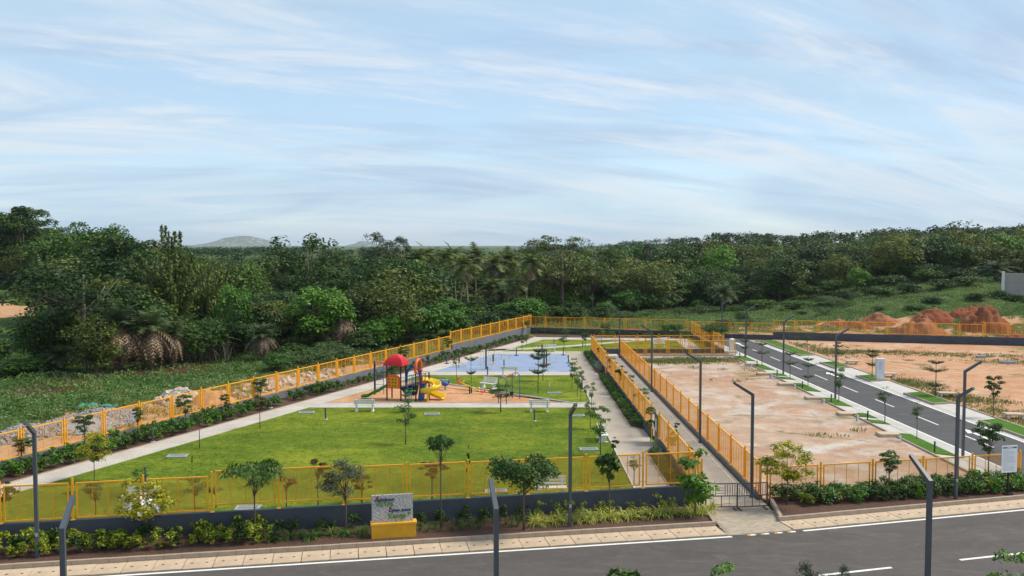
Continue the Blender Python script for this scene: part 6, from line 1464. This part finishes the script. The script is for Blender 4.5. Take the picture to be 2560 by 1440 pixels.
SH={'lime':[shrub_mesh(100+i,0.72,0.75,230,0.14,'lf_lime') for i in range(4)],'bushy':[shrub_mesh(110+i,0.75,0.95,300,0.16,'lf_bright' if i%2 else 'lf_mid',aspect=0.45) for i in range(4)],'dark':[shrub_mesh(120+i,0.85,0.9,280,0.14,'lf_dark') for i in range(3)],
    'hedge':[shrub_mesh(130+i,0.85,1.15,420,0.13,'lf_mid' if i else 'lf_bright',12) for i in range(3)]+[shrub_mesh(134,0.8,1.1,420,0.13,'lf_bright',12,flower=0.03)],'hedgedark':[shrub_mesh(140+i,0.9,1.1,420,0.13,'lf_dark',12) for i in range(2)],'gold':[shrub_mesh(150+i,0.8,0.8,260,0.09,'lf_lime') for i in range(3)],'silver':[shrub_mesh(160+i,0.5,0.9,300,0.13,'lf_silver',aspect=0.25) for i in range(2)],
    'spider':[blade_mesh(170+i,0.4,0.50,46,0.014,'lf_variegated',R(120)) for i in range(3)],'strap':[blade_mesh(180+i,0.45,0.62,26,0.026,'lf_strap',R(105)) for i in range(3)],'iris':[blade_mesh(190+i,0.5,0.48,22,0.014,'lf_strap',R(35)) for i in range(3)],'low':[shrub_mesh(200+i,0.4,0.7,200,0.12,'lf_strap') for i in range(3)],'copper':[shrub_mesh(210,0.4,0.5,140,0.11,'lf_red')]}
NAMES={'lime':'lime_shrub','bushy':'bed_shrub','dark':'dark_shrub','hedge':'hedge_shrub','hedgedark':'hedge_shrub','gold':'flowering_shrub','silver':'silver_shrub','spider':'spider_plant','strap':'lily_clump','iris':'iris_clump','low':'low_shrub','copper':'copper_shrub'}
def shrub(kind,x,y,z,s,label,group):
    me=random.choice(SH[kind]); q=s*random.uniform(0.82,1.18)
    tag(ob(NAMES[kind],me,None,(x,y,z),(0,0,random.uniform(0,6.28)),(q,q,q*random.uniform(0.9,1.15))),label,'shrub',group)
def wpt(px,o):   # a place in the front bed: o metres out from the wall, seen in column px
    k=(px-1280)/FPX; p=WP0+WN*o; t=(k*p[1]-p[0])/(WU[0]-k*WU[1]); q=p+WU*t; return q[0],q[1]
px=-60
while px<690:
    spot='around the lamp post foot' if px<190 else 'around the white-blossomed tree' if px<500 else 'around the drooping-leaved tree'
    for o_,s in ((0.42,0.95),(0.95,0.9),(1.38,0.85)):
        if random.random()<(0.75 if o_<0.6 else 0.92): x,y=wpt(px+random.uniform(-16,16),o_+random.uniform(-.1,.1)); shrub('lime' if random.random()<0.85 else 'dark',x,y,0.13,s,'yellow-green leafy shrub in the front bed '+spot,'lime shrubs '+spot)
    px+=33
for px in list(range(640,905,26)): 
    x,y=wpt(px+random.uniform(-8,8),1.25+random.uniform(-.2,.2)); shrub('strap',x,y,0.13,1.0,'strap-leaved lily clump in front of the wall left of the sign','strap-leaved lilies')
for px in list(range(600,900,46)): x,y=wpt(px+random.uniform(-14,14),0.45); shrub('dark',x,y,0.13,0.75,'small dark shrub against the dark wall behind the lilies','dark shrubs along the wall')
for px in list(range(900,1345,15)): 
    x,y=wpt(px+random.uniform(-6,6),random.choice([0.75,1.1,1.45]) if not 915<px<1050 else 1.45); shrub('iris',x,y,0.13,1.0,'upright grassy iris clump around the stone sign','iris clumps around the sign')
for px in list(range(1060,1340,48)): x,y=wpt(px+random.uniform(-14,14),0.4); shrub('dark',x,y,0.13,0.8,'thin dark shrub against the wall right of the sign','thin shrubs right of the sign')
for px in range(1335,1770,27): 
    x,y=wpt(px+random.uniform(-5,5),1.40); shrub('spider',x,y,0.13,1.35,'variegated spider plant along the kerb near the barriers','spider plants along the kerb'); 
    x,y=wpt(px+13+random.uniform(-5,5),0.98); shrub('spider',x,y,0.13,1.35,'variegated spider plant along the kerb near the barriers','spider plants along the kerb')
for px in range(1345,1745,38): x,y=wpt(px+random.uniform(-8,8),0.42); shrub('gold',x,y,0.13,0.85,'small yellow-flowering shrub behind the spider plants','yellow-flowering shrubs')
for k in range(104):
    t=0.02+0.965*(k+random.uniform(0,1))/104; o_=(0.35,0.85,1.3,1.6)[k%4]; p=RP0*(1-t)+RP1*t+RN*o_*(1.0 if t>0.05 else 0.6); hs_='beside the yellow-green tree and barriers' if t<0.25 else 'around the narrow young tree in the hedge' if t<0.55 else 'between the narrow tree and the lamp post' if t<0.72 else 'around the notice board and its lamp post'; shrub(random.choice(['hedge','hedge','hedge','hedgedark','lime']),p[0],p[1],0.13,0.80,'leafy hedge shrub '+hs_,'hedge shrubs '+hs_)
s=-16.0
while s<66:
    big=1.0 if s<22 else 0.72
    for o_ in (0.7,1.35,2.0):
        if random.random()<(0.9 if not 14<s<20 else 0.45):
            p=Lpt(s+random.uniform(-.3,.3),o_+random.uniform(-.2,.2)); kd='bushy' if s<24 else ('low' if random.random()<0.6 else 'bushy')
            where='across from the gravel piles' if s<3.5 else 'across from the stone heap' if s<14 else 'opposite the play tower' if s<30 else 'alongside the blue court' if s<48 else 'past the blue court'
            shrub(kd,p[0],p[1],0.02,big*(1.0 if kd=='bushy' else 1.1),('leafy green shrub in the left bed ' if kd=='bushy' else 'low spreading shrub in the left bed ')+where,('shrubs in the left bed ' if kd=='bushy' else 'low shrubs in the left bed ')+where)
    s+=0.82 if s<24 else 0.95
for (ya,yb,kd,lab,gp) in ((40.5,50.3,'low','low green plant in the front bed beside the corridor wall','plants in the front corridor bed'),(57.6,78.8,'bushy','green shrub in the long bed beside the corridor wall','shrubs in the long corridor bed'),(88,96,'bushy','green shrub in the far bed beside the footpath end','shrubs in the far corridor bed')):
    y=ya
    while y<yb:
        for xx in (8.02,8.38): shrub(kd,xx+random.uniform(-.08,.08),y+random.uniform(-.15,.15),0.02,0.62 if kd=='bushy' else 0.8,lab,gp)
        y+=0.55
for y in np.arange(47.5,50.6,0.6): shrub('silver',8.2+random.uniform(-.15,.15),y,0.02,0.9,'silvery shrub beside the notice gate path opening','silvery shrubs by the first gate')
for y in np.arange(82.5,87.8,0.7): shrub('silver',8.2+random.uniform(-.15,.15),y,0.02,1.0,'silvery shrub past the far notice gate','silvery shrubs by the far gate')
for k in range(40):
    t=k/39; p=FP+FD*(1.2+20*t)+np.array([-0.25,-1.0]); shrub('hedgedark',p[0],p[1],0.02,0.72,'dark clipped shrub in the row under the far wall','shrub row under the far wall')

# ================================================================== AIR
hz=bpy.data.materials.new('haze'); hz.use_nodes=True; t=hz.node_tree; t.nodes.remove(t.nodes['Principled BSDF'])
pv=t.nodes.new('ShaderNodeVolumePrincipled'); pv.inputs['Color'].default_value=(0.80,0.88,0.97,1); pv.inputs['Density'].default_value=0.00008; pv.inputs['Anisotropy'].default_value=0.2
t.links.new(pv.outputs[0],t.nodes['Material Output'].inputs['Volume'])
HB=11000
struct('haze',MB().box((0,0,60),(2*HB,2*HB,130)).mesh('haze',hz),'stuff')
